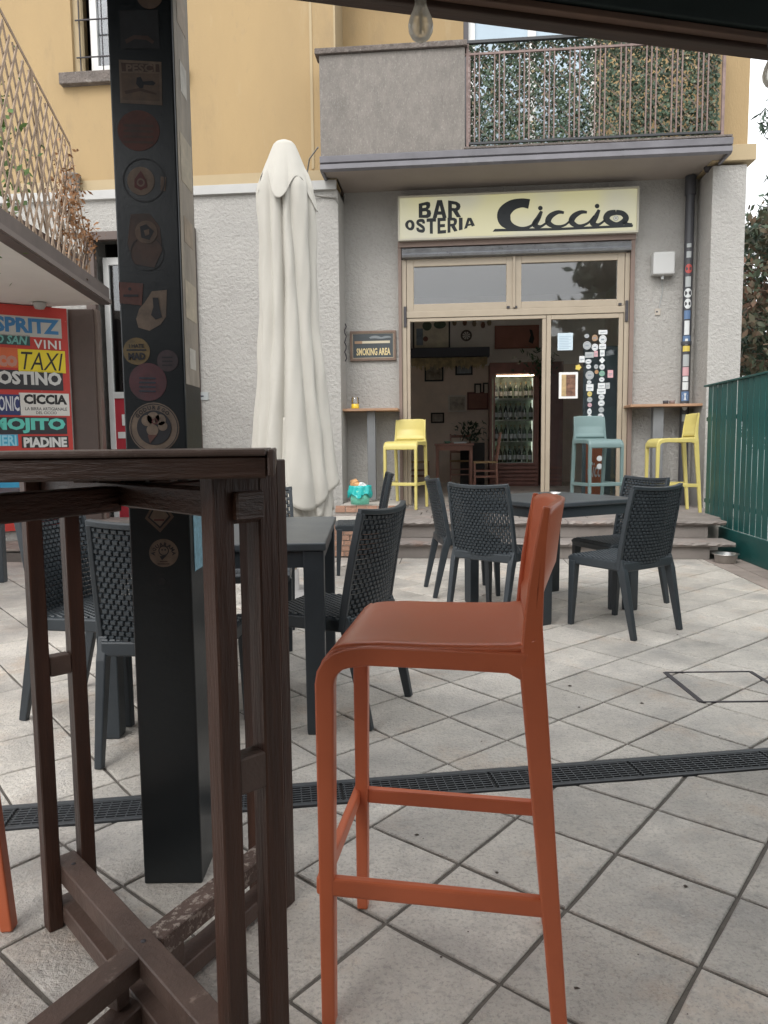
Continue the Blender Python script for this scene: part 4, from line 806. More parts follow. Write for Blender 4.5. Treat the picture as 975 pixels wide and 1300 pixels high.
# ---- balcony ivy screen
iv = bthing('ivy_screen', 'artificial ivy trellis screen fixed behind the balcony railing', 'ivy screen', .2, 8.53, 4.36); VO = (.2, 8.53, 4.36)
def xslat(x0, z0, x1, z1, y): return MB().sweep([(x0, y, z0), (x1, y, z1)], (.006, .013), (0, 1, 0))
x = -.7; k = 0
while x < 2.9:
    for sg_ in (1, -1):
        a, b_ = x, x+1.05
        if sg_ < 0: za, zb = 5.47, 4.37
        else: za, zb = 4.37, 5.47
        # clip in x to .2..2.88
        def at_(xx): return za+(zb-za)*(xx-a)/(b_-a)
        xa, xb = max(a, .21), min(b_, 2.88)
        if xb-xa > .08: xslat(xa, at_(xa), xb, at_(xb), 8.53+.008*sg_).build('lattice_slat', mat('lattice_dark', (.17, .14, .11), .8), iv, VO)
    x += .175
rnd = random.Random(21)
for m_, n in ((M_leafd, 9000), (M_leafl, 3000), (M_leafp, 420)):
    mb = MB()
    for i in range(n):
        c = Vector((rnd.uniform(.21, 2.88), 8.53+rnd.uniform(-.03, .05), rnd.uniform(4.37, 5.50))); 
        if math.sin(c.x*7.3+math.sin(c.z*5)*2)+math.sin(c.z*11+c.x*3) < -1.3 and rnd.random() < .5: continue
        r_ = rnd.uniform(.012, .024); a = Vector((rnd.gauss(0, 1), rnd.gauss(0, .5), rnd.gauss(0, 1))).normalized(); b_ = a.cross(Vector((rnd.gauss(0, .4), 1, rnd.gauss(0, .4)))).normalized()
        mb.add([c-a*r_, c-a*r_*.2+b_*r_*.8, c+a*r_, c-a*r_*.2-b_*r_*.8], [(0, 1, 2, 3)])
    mb.build('ivy_leaves', m_, iv, VO, kind='stuff')
# ================================================================ LEFT WING with balcony and menu board
lw = thing('left_wing', 'side wing with white soffit and dark edged balcony at the left', 'building', (-3.7, 8.8, 0))
LO = (-3.7, 8.8, 0); bdv = Vector((.59, .36, 0)).normalized(); bdn = Vector((bdv.y, -bdv.x, 0))       # along the board, outward normal
BR0 = Vector((-3.745, 8.84, 0))                                                                       # right end of the board
def along(mb, a, b_, n0, n1, z0, z1):      # box along the board direction; a,b metres from the right end towards the left
    P = [BR0-bdv*a+bdn*n0, BR0-bdv*b_+bdn*n0, BR0-bdv*b_+bdn*n1, BR0-bdv*a+bdn*n1]
    mb.prism([(p.x, p.y) for p in ccwv(P)], z0, z1); return mb
def ccwv(P):
    s_ = sum(P[i].x*P[(i+1) % 4].y-P[(i+1) % 4].x*P[i].y for i in range(4)); return P if s_ > 0 else P[::-1]
along(MB(), -.02, 5.0, -.3, -.02, 0, 2.75).build('wall', M_plaster, lw, LO)
# brown column between board and main wall
MB().box(-3.735, -3.44, 8.86, 9.10, 0, 2.748).build('brown_panel', M_brownmetal, lw, LO, bevel=.004); MB().box(-3.438, -3.40, 8.90, 9.0, 0, 2.748).build('brown_strip', mat('brown_light', (.16, .12, .10), .5), lw, LO)
ed = Vector((-.0876, .996, 0)); E0 = Vector((-2.965, 5.85, 0))         # balcony edge line
# slab with soffit
A = E0-ed*3.5; B_ = E0+ed*2.80; slab = [(A.x, A.y), (B_.x, B_.y), (B_.x-.6, B_.y+.1), (-3.9, 8.95), (-5.8, 7.9), (-5.8, A.y)]
MB().prism(ccw([(x-.06, y) for x, y in slab]), 2.757, 2.93).build('balcony_slab', mat('soffit_white', (.78, .76, .72), .8, .05, 2, .1, 30, world=True), lw, LO)
MB().sweep([(A.x, A.y, 2.845), (B_.x, B_.y, 2.845)], (.12, .19), (1, 0, 0)).build('edge_beam', M_fascia if False else mat('beam_brown_grey', (.115, .095, .088), .55, .25, 4, .15, 30, world=True), lw, LO, bevel=.006)
MB().sweep([(A.x+.07, A.y, 2.78), (B_.x+.07, B_.y, 2.78)], (.03, .045), (1, 0, 0)).build('beam_lip', mat('beam_lip', (.16, .135, .125), .5), lw, LO)
MB().box(-4.9, -3.45, 5.2, 5.3, 2.935, 3.35).box(-3.55, -3.45, 5.3, 8.7, 2.935, 3.3).build('planter_wall', mat('planter_brown', (.11, .08, .07), .8, .2, 4), lw, LO)
# trellis: crossing slats on the balcony edge
tr = thing('bamboo_trellis', 'tall crossed bamboo trellis standing on the left balcony edge', 'trellis', (E0.x, E0.y, 2.945)); TO = (E0.x, E0.y, 2.945)
UE = 2.22
def ztop(u): return 4.58-.26*u if u < 1.75 else 4.12-(u-1.75)*2.1
def tslat(u0, z0, u1, z1, off, wd=.025):
    p = E0+ed*u0; q = E0+ed*u1; return MB().sweep([(p.x+off, p.y, z0), (q.x+off, q.y, z1)], (.008, wd), (1, 0, 0))
sl_ = 1.9; u = -3.4; cnt = 0
while u < UE:
    # rising to the right, and falling
    for sgn, off in ((1, .012), (-1, -.004)):
        pts = []
        for k in range(41):
            uu = u+k*.03; zz = 2.945+sl_*(uu-u) if sgn > 0 else None
            if sgn < 0: uu = u+1.05-k*.03; zz = 2.945+sl_*(u+1.05-uu)
            if -1.2 < uu < UE and zz < ztop(uu): pts.append((uu, zz))
        if len(pts) > 2: tslat(pts[0][0], pts[0][1], pts[-1][0], pts[-1][1], off).build('slat', M_slat, tr, TO)
    u += .150; cnt += 1
for off in (.02,):
    tslat(-1.2, ztop(-1.2), 1.75, ztop(1.75), off, .03).build('top_rail', M_slat, tr, TO); tslat(1.75, ztop(1.75), UE, ztop(UE), off, .025).build('top_rail', M_slat, tr, TO)
    tslat(1.02, 2.945, .80, ztop(.8), off, .036).build('upright', M_slat, tr, TO); tslat(UE, 2.945, UE+.001, ztop(UE), off, .02).build('upright', M_slat, tr, TO)
def leafcloud(name, label, center, spread, n, m_, size, cat='plant', loc=None, stems=True):
    t = thing(name, label, cat, loc or center); mb = MB(); rnd = None; st_ = MB()
    rnd = random.Random(len(label)*7+n)
    for i in range(n):
        c = Vector((rnd.gauss(0, spread[0]), rnd.gauss(0, spread[1]), rnd.gauss(0, spread[2])))+Vector(center)-Vector(loc or center)
        r_ = size*rnd.uniform(.6, 1.3); a = Vector((rnd.gauss(0, 1), rnd.gauss(0, 1), rnd.gauss(0, 1))).normalized(); b_ = a.cross(Vector((rnd.gauss(0, 1), rnd.gauss(0, 1), rnd.gauss(0, 1)))).normalized()
        mb.add([c-a*r_, c+b_*r_*.45, c+a*r_, c-b_*r_*.45], [(0, 1, 2, 3)])
    mb.build('leaves', m_, t, kind='stuff')
    base = Vector((0, 0, 0)); top = Vector(center)-Vector(loc or center)
    for i in range(9):
        e = top+Vector((rnd.gauss(0, spread[0]), rnd.gauss(0, spread[1]), rnd.gauss(0, spread[2]))); st_.tube([base, (base+e)/2+Vector((rnd.gauss(0, .04), rnd.gauss(0, .04), 0)), e], [.008, .006, .003], 5)
    st_.build('stems', M_bark, t); return t
c = E0+ed*.35; leafcloud('shrub', 'yellow green leafy shrub behind the left balcony trellis', (c.x-.25, c.y, 3.62), (.12, .28, .32), 620, M_leafgreen, .040, loc=(c.x-.25, c.y, 2.945))
c = E0+ed*1.72; leafcloud('dried_vine', 'dry orange brown vine tangled in the end of the trellis', (c.x-.02, c.y, 3.52), (.05, .17, .24), 520, M_leaforange, .030, loc=(c.x-.1, c.y, 2.945))
c = E0+ed*2.12; leafcloud('dried_vine', 'small dry tuft spilling past the trellis end over the wall', (c.x+.04, c.y+.02, 3.32), (.05, .08, .10), 130, M_leaforange, .03, loc=(c.x-.02, c.y, 2.945))
fl = bthing('balcony_lantern', 'weathered grey pot on the wall ledge beyond the trellis', 'pot', -4.50, 8.66, 4.176); MB().lathe([(0, 0), (.07, 0), (.085, .02), (.095, .14), (.11, .15), (.11, .17), (.085, .17), (0, .15)], 12).build('pot_body', mat('pot_grey', (.24, .22, .20), .9, .3, 20), fl)
# menu board
mbd = thing('menu_board', 'tall red menu board of hand painted drink names under the left balcony', 'menu board', BR0, math.atan2(bdv.y, bdv.x))
# local: x from 0 (right end) to negative (left), front faces -y (local)
def U(x, y):   # photo point -> local x, z on the board plane
    d = ray(x, y); n = bdn; t_ = (BR0+bdn*.03-C0).dot(n)/d.dot(n); P = C0+d*t_; return (P-BR0).dot(bdv), P.z
MB().box(-1.6, 0, -.028, .0, .15, 2.745).build('board', mat('board_red', (.50, .045, .035), .55, .12, 3, spots=[((.62, .40, .36), 30, .66, .72, .7)]), mbd)
def lab(x0, y0, x1, y1, col, txt, tcol, tx0, ty0, tx1, ty1, bold=.03, shear=0, lefty=None, extra=None):
    a, zt_ = U(x1, y0); b_, zb_ = U(x0, y1) if x0 > 0 else (U(0, y1)[0]-.30, U(0, y1)[1]); zt_ = U(x1, y0)[1]; zb_ = U(x1, y1)[1]; a = U(x1, (y0+y1)/2)[0]
    k = mat('bd_%.2f%.2f%.2f' % col, col, .55, .06, 5); MB().box(b_, a, -.034, -.0285, zb_, zt_).build('plaque', k, mbd, bevel=.001)
    if txt:
        c0 = U(tx0, (ty0+ty1)/2)[0] if tx0 > -900 else 0; c1 = U(tx1, (ty0+ty1)/2)[0]; t_ = MB(); text_mb(t_, txt, c0, c1, U(tx1, ty1)[1], U(tx1, ty0)[1], -.0346, bold, shear); t_.build('lettering', mat('bt_%.2f%.2f%.2f' % tcol, tcol, .55), mbd)
    return a, b_, zb_, zt_
# y given at the right end of each plaque (photo px)
lab(-1, 405, 78, 430, (.48, .48, .45), 'SPRITZ', (.05, .20, .42), -7, 406.5, 75, 425.5, .045)
lab(-1, 426, 38, 439, (.035, .08, .08), 'O SAN', (.16, .42, .38), -6, 427, 35, 438, .03, .2)
t_ = MB(); c0 = U(43, 437)[0]; c1 = U(77, 437)[0]; text_mb(t_, 'VINI', c0, c1, U(77, 444)[1], U(77, 433)[1], -.0346, .02, 0, None, 1.15); t_.build('lettering', M_white, mbd)
lab(-1, 442, 23.5, 467, (.62, .14, .05), 'ico', (.50, .24, .18), -8, 447, 22, 466, .05)
lab(23.7, 446, 83, 474, (.78, .62, .03), 'TAXI', (.02, .02, .02), 27, 449, 80, 471, .0, .25)
lab(-1, 472, 80, 496, (.03, .03, .035), 'OSTINO', (.60, .60, .58), -3, 473, 78, 490, .045, 0)
lab(-1, 501, 26, 527, (.03, .04, .14), 'ONIC', (.62, .64, .66), -2, 503, 24.5, 522, .02)
lab(25.5, 500, 88, 528, (.66, .64, .60), 'CICCIA', (.015, .015, .015), 30, 501.5, 85, 514, .05)
t_ = MB(); text_mb(t_, 'LA BIRRA ARTIGIANALE', U(32, 518)[0], U(85, 518)[0], U(85, 521.5)[1], U(85, 517.5)[1], -.0346, .01); text_mb(t_, 'DEL CICCIO', U(46, 525)[0], U(72, 525)[0], U(72, 526)[1], U(72, 522.5)[1], -.0346, .01); t_.build('lettering', M_black, mbd)
lab(-1, 530, 85, 551, (.03, .03, .035), 'MOJITO', (.12, .55, .46), -12, 531, 83, 550, .05)
lab(-1, 551.5, 23, 566, (.05, .34, .52), 'NERI', (.30, .60, .72), -9, 552.5, 21, 566, .03)
lab(28, 553.5, 87, 568, (.03, .03, .03), 'PIADINE', (.64, .64, .62), 30, 555, 85, 567.5, .05)
lab(-1, 596, 93, 625, (.04, .30, .50), None, None, 0, 0, 0, 0)
t_ = MB(); text_mb(t_, 'GI', U(78, 598)[0], U(88, 598)[0], U(88, 604.5)[1], U(88, 595)[1], -.0346, .05); text_mb(t_, '90', U(78, 614)[0], U(92, 614)[0], U(92, 621)[1], U(92, 608)[1], -.0346, .05); t_.build('lettering', M_white, mbd)
# small lamp clip at soffit above board
c = G(48, 388, 2.74); t = thing('soffit_lamp', 'small pale lamp fitting under the soffit above the menu board', 'lamp', c+bdn*.15); MB().lathe([(0, .01), (.07, .01), (.075, -.01), (.05, -.06), (0, -.07)], 14).build('lamp_shade', mat('lamp_grey', (.40, .39, .37), .4), t)

# ================================================================ FENCE on the right
fn = bthing('green_fence', 'dark green fence of upright metal slats along the right side', 'fence', 2.72, 5.5, 0); NO = (2.72, 5.5, 0)
sme = None; d = 2.0
while d < 8.12:
    if sme is None:
        o = MB().box(-.003, .003, -.0552, .0552, 0, 1.43).build('slat', M_fence, fn, bevel=.003); sme = o.data; o.location = (0, d-5.5, .25)
    else: place(sme, 'slat', fn, (random.uniform(-.002, .002), d-5.5, .25))
    d += .131
MB().box(2.700, 2.73, 1.95, 8.18, .0, .245).build('base_panel', M_fence, fn, NO, bevel=.003)
MB().box(2.695, 2.745, 1.95, 8.18, 1.681, 1.70).build('top_rail', M_fence, fn, NO, bevel=.003); 
for z in (.45, 1.32): MB().box(2.735, 2.765, 1.95, 8.18, z, z+.04).build('back_rail', M_fence, fn, NO)
for d in (2.6, 5.2, 7.95): MB().box(2.766, 2.82, d, d+.055, 0, 1.66).build('fence_post', M_fence, fn, NO)

# small dark crumbs and grit lying on the tiles
gr = MB(); rnd = random.Random(77)
for i in range(110):
    y = 1.2+5.2*rnd.random()**1.3; x = rnd.uniform(-.62, .60)*y+.1; r_ = rnd.uniform(.0015, .0045) if i > 14 else rnd.uniform(.006, .010); a = rnd.uniform(0, PI)
    P = [(x+r_*math.cos(a+k*2*PI/5)*rnd.uniform(.6, 1.3), y+r_*math.sin(a+k*2*PI/5)*rnd.uniform(.4, 1.2), .0015) for k in range(5)]
    gr.add(P+[(x, y, .0015+r_*.5)], [(k, (k+1) % 5, 5) for k in range(5)])
gr.build('grit', mat('grit_dark', (.07, .055, .045), .9), patio, kind='stuff')
# ================================================================ TREES
def tree(name, label, loc, h, crown_c, crown_r, n, m_, size, droop=0, layers=0, trunk_r=.16, lean=.0, seed=1, sparse=0):
    t = thing(name, label, 'tree', loc); rnd = random.Random(seed)
    tk = MB(); tk.tube([(0, 0, 0), (.05, .03, h*.3), (-.04, .05, h*.6), (0, 0, h*.97)], [trunk_r, trunk_r*.75, trunk_r*.45, trunk_r*.1], 10); tk.build('trunk', M_bark, t)
    br = MB(); cr = MB(); tips = []
    nb = layers or 26
    for i in range(nb):
        z = crown_c[2]-crown_r[2]+2*crown_r[2]*(i+.5)/nb; f = math.sqrt(max(.05, 1-((z-crown_c[2])/crown_r[2])**2)) if not droop else max(.12, 1-(z-(crown_c[2]-crown_r[2]))/(2*crown_r[2]))
        for k in range(3 if not droop else 5):
            a = rnd.uniform(0, 2*PI); L_ = crown_r[0]*f*rnd.uniform(.7, 1.1); p0 = Vector((0, 0, z*.93)); p1 = Vector((math.cos(a)*L_*.5, math.sin(a)*L_*.5, z+.05)); p2 = Vector((math.cos(a)*L_, math.sin(a)*L_, z-droop*L_+(.2 if not droop else 0)))
            br.tube([p0, p1, p2], [.04, .025, .008], 5); tips.append((p1, p2))
    br.build('branches', M_bark, t)
    for i in range(n):
        p1, p2 = rnd.choice(tips); q = p1.lerp(p2, rnd.random()**.7); sp = .30 if not droop else .13
        c = q+Vector((rnd.gauss(0, sp), rnd.gauss(0, sp), rnd.gauss(0, sp*.7)-(abs(rnd.gauss(0, .12)) if droop else 0)))
        r_ = size*rnd.uniform(.6, 1.4); a = Vector((rnd.gauss(0, 1), rnd.gauss(0, 1), rnd.gauss(0, 1)-(1.0 if droop else 0))).normalized(); b_ = a.cross(Vector((rnd.gauss(0, 1), rnd.gauss(0, 1), rnd.gauss(0, 1)))).normalized()
        wd = .5 if not droop else .16
        cr.add([c-a*r_, c+b_*r_*wd, c+a*r_, c-b_*r_*wd], [(0, 1, 2, 3)])
    cr.build('crown', m_, t); return t
tree('cedar_tree', 'tall dark cedar with drooping boughs beyond the fence', (8.55, 15.2, 0), 11, (0, 0, 6.2), (2.9, 2.9, 4.6), 15000, M_needle, .13, droop=.28, layers=22, seed=4)
tree('autumn_tree', 'red brown autumn tree just behind the green fence', (7.9, 12.8, 0), 5.2, (0, 0, 3.4), (1.9, 1.9, 1.9), 9000, M_leafred, .075, seed=8)
tree('green_tree', 'dull green tree filling the gap behind the autumn tree', (10.2, 17.5, 0), 6.5, (0, 0, 3.6), (3.0, 3.0, 2.8), 7000, M_leafd, .12, seed=9)
tree('broadleaf_tree', 'big leafy tree behind the viewer seen only as a reflection in the right transom pane', bw(8.6, -11, 0), 10, (0, 0, 5.6), (4.0, 4.0, 3.9), 16000, M_leafd, .26, seed=12)

# made-up house behind the viewer, added for its reflection in the door glass
nb = thing('added_reflection_house', 'made-up plain pale house behind the viewer, added for its reflection in the door glass', 'building', (0, -13, 0), -PH)
MB().box(-14, 5.2, -6, 0, 0, 5.2).build('wall', mat('reflection_house_plaster', (.42, .38, .32), .9, .1, 1), nb); MB().box(-14.4, 5.6, -6.4, .4, 5.2, 5.45).build('roof', M_brownmetal, nb)
for i in range(6):
    for z in (.9, 3.2): wv = MB().box(-12.6+i*3, -11.6+i*3, .002, .03, z, z+1.4).build('window', M_dark, nb); MB().box(-12.7+i*3, -11.5+i*3, .03, .10, z-.08, z-.001).build('sill', M_stone, wv)
# ================================================================ CANOPY over the viewer
cn = thing('canopy', 'dark green fabric canopy with timber front beam overhead', 'canopy', (-.14, 1.895, .076), R(13.2))
# local x along the beam, y outwards
def cl(mb, name, m_, **k): return mb.build(name, m_, cn, **k)
cl(MB().box(-1.35, 1.6, .0, .05, 2.137, 2.20), 'front_beam', M_beam, bevel=.004); cl(MB().box(-1.35, 1.6, -.030, -.002, 2.150, 2.168), 'beam_strip', mat('beam_light', (.13, .075, .05), .6, .3, 8, stretch=(.4, 3, 3)), bevel=.003)
cl(MB().box(-1.35, 1.6, -.04, -.002, 2.172, 2.26), 'front_beam', M_tarp, bevel=.004)
tp = MB(); tp.grid(lambda u, v: (-1.4+3.05*u, .08-3.38*v, 2.27+.42*math.sin(min(v*1.0, 1)*PI/2)+.012*math.sin(u*40)*(1-v)), 60, 16); cl(tp, 'fabric_roof', M_tarp, solid=.004)
for x in (-1.33, -.4, .6, 1.57): cl(MB().sweep([(x, 0, 2.22), (x, -1.6, 2.50), (x, -3.3, 2.64)], (.05, .06), (1, 0, 0)), 'rafter', M_beam)
tb = MB(); tb.grid(lambda u, v: (-6.5+13*u, -3.3+.03*math.sin(u*160), -.08+2.85*v), 200, 3); cl(tb, 'added_shade_curtain', mat('shade_curtain_grey', (.035, .035, .035), .9), solid=.004)  # added unseen curtain, keeps light from behind off the foreground
for x in (-1.33, 1.57): cl(MB().box(x-.04, x+.04, -3.26, -3.18, -.07, 2.6), 'rear_post', M_postg)
cl(MB().box(1.48, 1.60, -.03, .09, -.076, 2.14), 'front_post', M_postg)
# bulbs
def bulb(label, px, py, Y):
    P = AT(px, py, Y); t = thing('light_bulb', label, 'light bulb', P, 0, 'filament bulbs hung from the canopy beam')
    b = MB(); b.lathe([(0, -.046), (.012, -.0445), (.022, -.037), (.029, -.024), (.0305, -.010), (.027, .006), (.020, .022), (.0145, .036), (.0135, .046)], 24); b.build('glass_envelope', G_bulb, t)
    MB().lathe([(.0135, .044), (.014, .05), (.0135, .062), (.010, .066), (0, .066)], 16).build('screw_cap', M_steel, t)
    MB().lathe([(.019, .056), (.021, .06), (.021, .105), (.012, .115), (0, .116)], 16).build('lamp_holder', M_black, t)
    f = MB()
    for i in range(4): a = i*PI/2+.4; f.tube([(.003*math.cos(a), .003*math.sin(a), .022), (.010*math.cos(a), .010*math.sin(a), -.026)], .0011, 5)
    f.build('filament', mat('filament', (.85, .70, .42), .5), t); MB().tube([(0, 0, -.028), (0, 0, .04)], .003, 6).build('glass_stem', mat('stem_grey', (.45, .44, .42), .3), t)
    MB().tube([(0, 0, .11), (0, -.01, .30)], .003, 5).build('flex', M_black, t); return t
bulb('clear filament bulb hanging above the balcony parapet', 534, 27, 1.86); bulb('clear filament bulb at the far right edge under the canopy', 984, 88, 2.02)

# ================================================================ POST with stickers
PX0, PX1, PY0, PY1 = -.621, -.473, 1.765, 1.915
po = thing('sticker_post', 'square dark green canopy post covered in faded stickers, dimmed as if backlit', 'post', ((PX0+PX1)/2, (PY0+PY1)/2, 0)); OO = ((PX0+PX1)/2, (PY0+PY1)/2, 0)
MB().box(PX0, PX1, PY0, PY1, 0, 2.36).build('shaft', M_postg, po, OO, bevel=.004)
# side cover of pale stickers on the right face
rnd = random.Random(14); z = 1.28
M_sd = [mat('side_cream', (.50, .43, .32), .5, .25, 30), mat('side_tan', (.38, .30, .22), .5, .3, 30), mat('side_pale', (.56, .53, .47), .5, .2, 30)]
MB().box(PX1+.0003, PX1+.001, PY0+.010, PY1-.010, 1.26, 2.30).build('side_cover', mat('side_cover', (.36, .31, .25), .6, .35, 14, .1, 40, stretch=(1, 1, .35), spots=[((.55, .46, .34), 9, .52, .7, .7), ((.16, .14, .12), 12, .58, .75, .6)]), po, OO)
for z, h, k in ((1.30, .05, 2), (1.42, .09, 0), (1.60, .06, 1), (1.74, .11, 0), (1.95, .07, 2), (2.10, .08, 1)): MB().box(PX1+.0012, PX1+.0018, PY0+.03+.01*k, PY1-.02-.012*k, z, z+h).build('side_sticker', M_sd[k], po, OO)
MB().box(PX1+.0005, PX1+.0016, PY0+.03, PY1-.03, .80, .98).build('side_sticker', mat('side_blue', (.18, .34, .42), .5, .4, 60), po, OO)
pm = {n: mat('ps_'+n, tuple(x*.36 for x in c), .6, .35, 30, spots=[((.03, .04, .045), 18, .5, .75, .45)]) for n, c in dict(beige=(.40, .29, .21), brown=(.17, .10, .075), red=(.24, .085, .06), must=(.40, .27, .10), purp=(.12, .075, .085), rose=(.20, .06, .075), ink=(.035, .035, .045), dim=(.055, .055, .06), tan=(.30, .20, .14), dred=(.22, .05, .045), blue=(.05, .07, .12)).items()}  # sticker colours dimmed to stand in for the backlit front face
YP = PY0-.0006
def pp_(x, y): P = AT(x, y, PY0); return P.x, P.z
SC = PY0/FPX*.985
def pdisc(x, y, r, m_, lift=0, name='sticker', rr=None):
    a, b_ = pp_(x, y); mb = MB(); disc(mb, a, b_, (rr or r)*SC, YP-lift, 28, .0005, r*SC); return mb.build(name, pm[m_], po, OO)
def pring(x, y, r0, r1, m_, lift): a, b_ = pp_(x, y); mb = MB(); ringf(mb, a, b_, r0*SC, r1*SC, YP-lift, 36); return mb.build('sticker', pm[m_], po, OO)
def ppoly(pts, m_, lift=0): mb = MB(); mb.add([(pp_(*p)[0], YP-lift-.0005, pp_(*p)[1]) for p in pts], [tuple(range(len(pts)))]); return mb.build('sticker', pm[m_], po, OO)
def ptext(txt, x0, y0, x1, y1, m_, lift=.001, bold=.03, warp=None): a, zt_ = pp_(x0, y0); b_, zb_ = pp_(x1, y1); mb = MB(); text_mb(mb, txt, a, b_, zb_, zt_, YP-lift-.0006, bold, 0, warp); return mb.build('sticker_lettering', pm[m_], po, OO)
def parc(txt, cx, cy, r, a0, a1, hgt, m_):
    cxx, czz = pp_(cx, cy); mb = MB(); n = len(txt)
    for i, ch in enumerate(txt):
        if ch == ' ': continue
        a = R(a0+(a1-a0)*(i+.5)/n); k = (ch, .03, 0, 1.0)
        if k not in _TC: _TC[k] = text_verts(ch, .03)
        vs, fs, asp = _TC[k]; hh = hgt*SC; ww = hh*min(asp, 1.1)
        mb.add([(cxx+(r*SC+(v-.5)*hh)*math.cos(a)+(u_-.5)*ww*math.sin(a), YP-.0017, czz+(r*SC+(v-.5)*hh)*math.sin(a)-(u_-.5)*ww*math.cos(a)) for u_, v in vs], fs)
    return mb.build('sticker_lettering', pm[m_], po, OO)
pdisc(190, -6, 16, 'tan'); ppoly([(152, 14), (201, 13), (203, 62), (154, 62)], 'dim'); ppoly([(159, 51), (170, 45), (188, 46), (196, 53), (194, 56), (186, 51), (171, 50), (161, 56)], 'brown', .0005)
ppoly([(151, 76), (205, 79), (206, 134), (153, 131)], 'beige'); ppoly([(154, 80), (202, 82), (203, 92), (155, 91)], 'brown', .0005); ptext('PESCI', 160, 82, 198, 92, 'beige', .0008); ppoly([(154, 93), (202, 94), (203, 129), (156, 127)], 'tan', .0005)
ppoly([(174, 99), (179, 98), (182, 104), (194, 103), (198, 106), (195, 109), (183, 108), (182, 112), (178, 113), (173, 107)], 'ink', .0009); ppoly([(158, 116), (178, 112), (199, 119), (199, 121), (178, 116), (160, 120)], 'brown', .0009)
pdisc(176, 166, 26, 'red', rr=24); [ppoly([(157, 158+i*7), (195, 159+i*7), (195, 162+i*7), (157, 161+i*7)], 'brown', .0008) for i in range(4)]
pring(183, 229, 25, 26.5, 'dim', .0006); pdisc(179, 230, 17, 'beige'); ppoly([(179, 217), (186, 229), (187, 238), (179, 242), (171, 238), (171, 228)], 'dred', .0008); pring(179, 232, 3, 5, 'beige', .0014); ppoly([(204, 224), (211, 225), (210, 243), (204, 242)], 'tan')
ppoly([(166, 272), (190, 271), (203, 288), (206, 318), (196, 340), (170, 335), (162, 310)], 'brown'); pdisc(186, 295, 14, 'tan', .0008); ppoly([(186, 285), (196, 294), (190, 305), (180, 302), (178, 288)], 'ink', .0014); ppoly([(183, 293), (190, 291), (190, 298), (185, 300)], 'tan', .0019)
pring(187, 322, 20, 21, 'dim', .0012)
ppoly([(151, 358), (182, 360), (180, 388), (152, 385)], 'red'); ppoly([(157, 374), (176, 374), (176, 377), (157, 377)], 'ink', .0008); pdisc(165, 367, 2, 'ink', .0007)
ppoly([(193, 370), (212, 368), (211, 402), (204, 412), (190, 420), (176, 416), (173, 405), (177, 392), (184, 384)], 'beige'); ppoly([(194, 378), (201, 378), (204, 396), (206, 403), (198, 406), (192, 400), (195, 390)], 'ink', .0008)
pdisc(173.5, 446, 17, 'must'); ptext('I HATE', 164, 437, 183, 441.5, 'ink'); ppoly([(161, 443.5), (186, 443.5), (186, 445.5), (161, 445.5)], 'ink', .0008); ptext('MAD', 163, 448, 185, 457, 'ink', .001, .06)
pdisc(213, 458, 13.5, 'purp'); pdisc(188, 485, 24, 'rose'); [ppoly([(177, 479+i*5.5), (198, 479.5+i*5.5), (198, 481.5+i*5.5), (177, 481+i*5.5)], 'blue', .0008) for i in range(4)]; [ppoly([(206, 453+i*5), (219, 453+i*5), (219, 454.5+i*5), (206, 454.5+i*5)], 'ink', .0008) for i in range(3)]
pdisc(196, 543, 32, 'beige'); pring(196, 543, 29.5, 30.5, 'ink', .0012); pdisc(196, 543, 22, 'ink', .0012); parc('GODUREGO', 196, 543, 25.5, 150, 40, 5, 'ink')
for (x, y, r_) in ((187, 534, 7), (195, 531, 8), (204, 533, 7), (207, 541, 6), (194, 546, 7.5)): pdisc(x, y, r_, 'beige', .0019)
ppoly([(188, 552), (200, 552), (191, 563)], 'red', .0024); pring(197, 535, 2.5, 4, 'dred', .0026)
pring(211, 607, 9, 10.5, 'tan', .0006); pdisc(211, 607, 4, 'tan', .0006)
ppoly([(201, 628), (221, 656), (203.5, 676), (184, 658)], 'tan'); ppoly([(201, 633), (217, 656), (203.5, 671), (188, 657)], 'ink', .0006); ppoly([(201, 637), (214.5, 655), (203.5, 668), (190.5, 657)], 'beige', .0011); ppoly([(196, 659), (209, 659), (209, 661), (196, 661)], 'dred', .0016)
pdisc(208, 702, 19, 'beige', rr=18.5); parc('AQUARAMA', 208, 704, 13.5, 185, -5, 5, 'ink'); pring(208, 699, 5.5, 6.8, 'ink', .0008); pdisc(206, 698, 1, 'ink', .0008); pdisc(210, 698, 1, 'ink', .0008); ppoly([(203, 706), (212, 705), (206, 711)], 'ink', .0009); ppoly([(203, 712), (213, 712), (213, 713.5), (203, 713.5)], 'brown', .0009); ppoly([(200, 715), (216, 715), (215, 716.5), (201, 716.5)], 'brown', .0009)
pring(206, 738, 9, 10, 'dim', .0006); pdisc(206, 738, 5, 'dim')

# ================================================================ PARASOL
um = thing('closed_parasol', 'large closed cream parasol standing left of the door', 'parasol', (-.655, 5.2, 0))
def Rz(z):
    T = [(3.165, .05), (3.14, .065), (3.05, .10), (2.95, .158), (2.86, .192), (2.72, .200), (2.5, .197), (2.2, .200), (1.9, .212), (1.5, .250), (1.1, .30), (.85, .34), (.55, .36)]
    for (z1, r1), (z0, r0) in zip(T, T[1:]):
        if z >= z0: return r0+(r1-r0)*(z-z0)/(z1-z0)
    return T[-1][1]
def fold(th, z, k, ph):
    a = math.cos(k*th+ph+.35*math.sin(th*2+z)); f = 1-abs(a)**.7
    return f
FOLDS = [(-98, 7, .75, -3), (-66, 10, .5, 12), (-128, 11, .5, -9), (-30, 9, .4, 0), (-165, 10, .5, 0), (15, 12, .5, 0), (60, 10, .5, 3), (110, 12, .6, 0), (150, 11, .5, 0)]
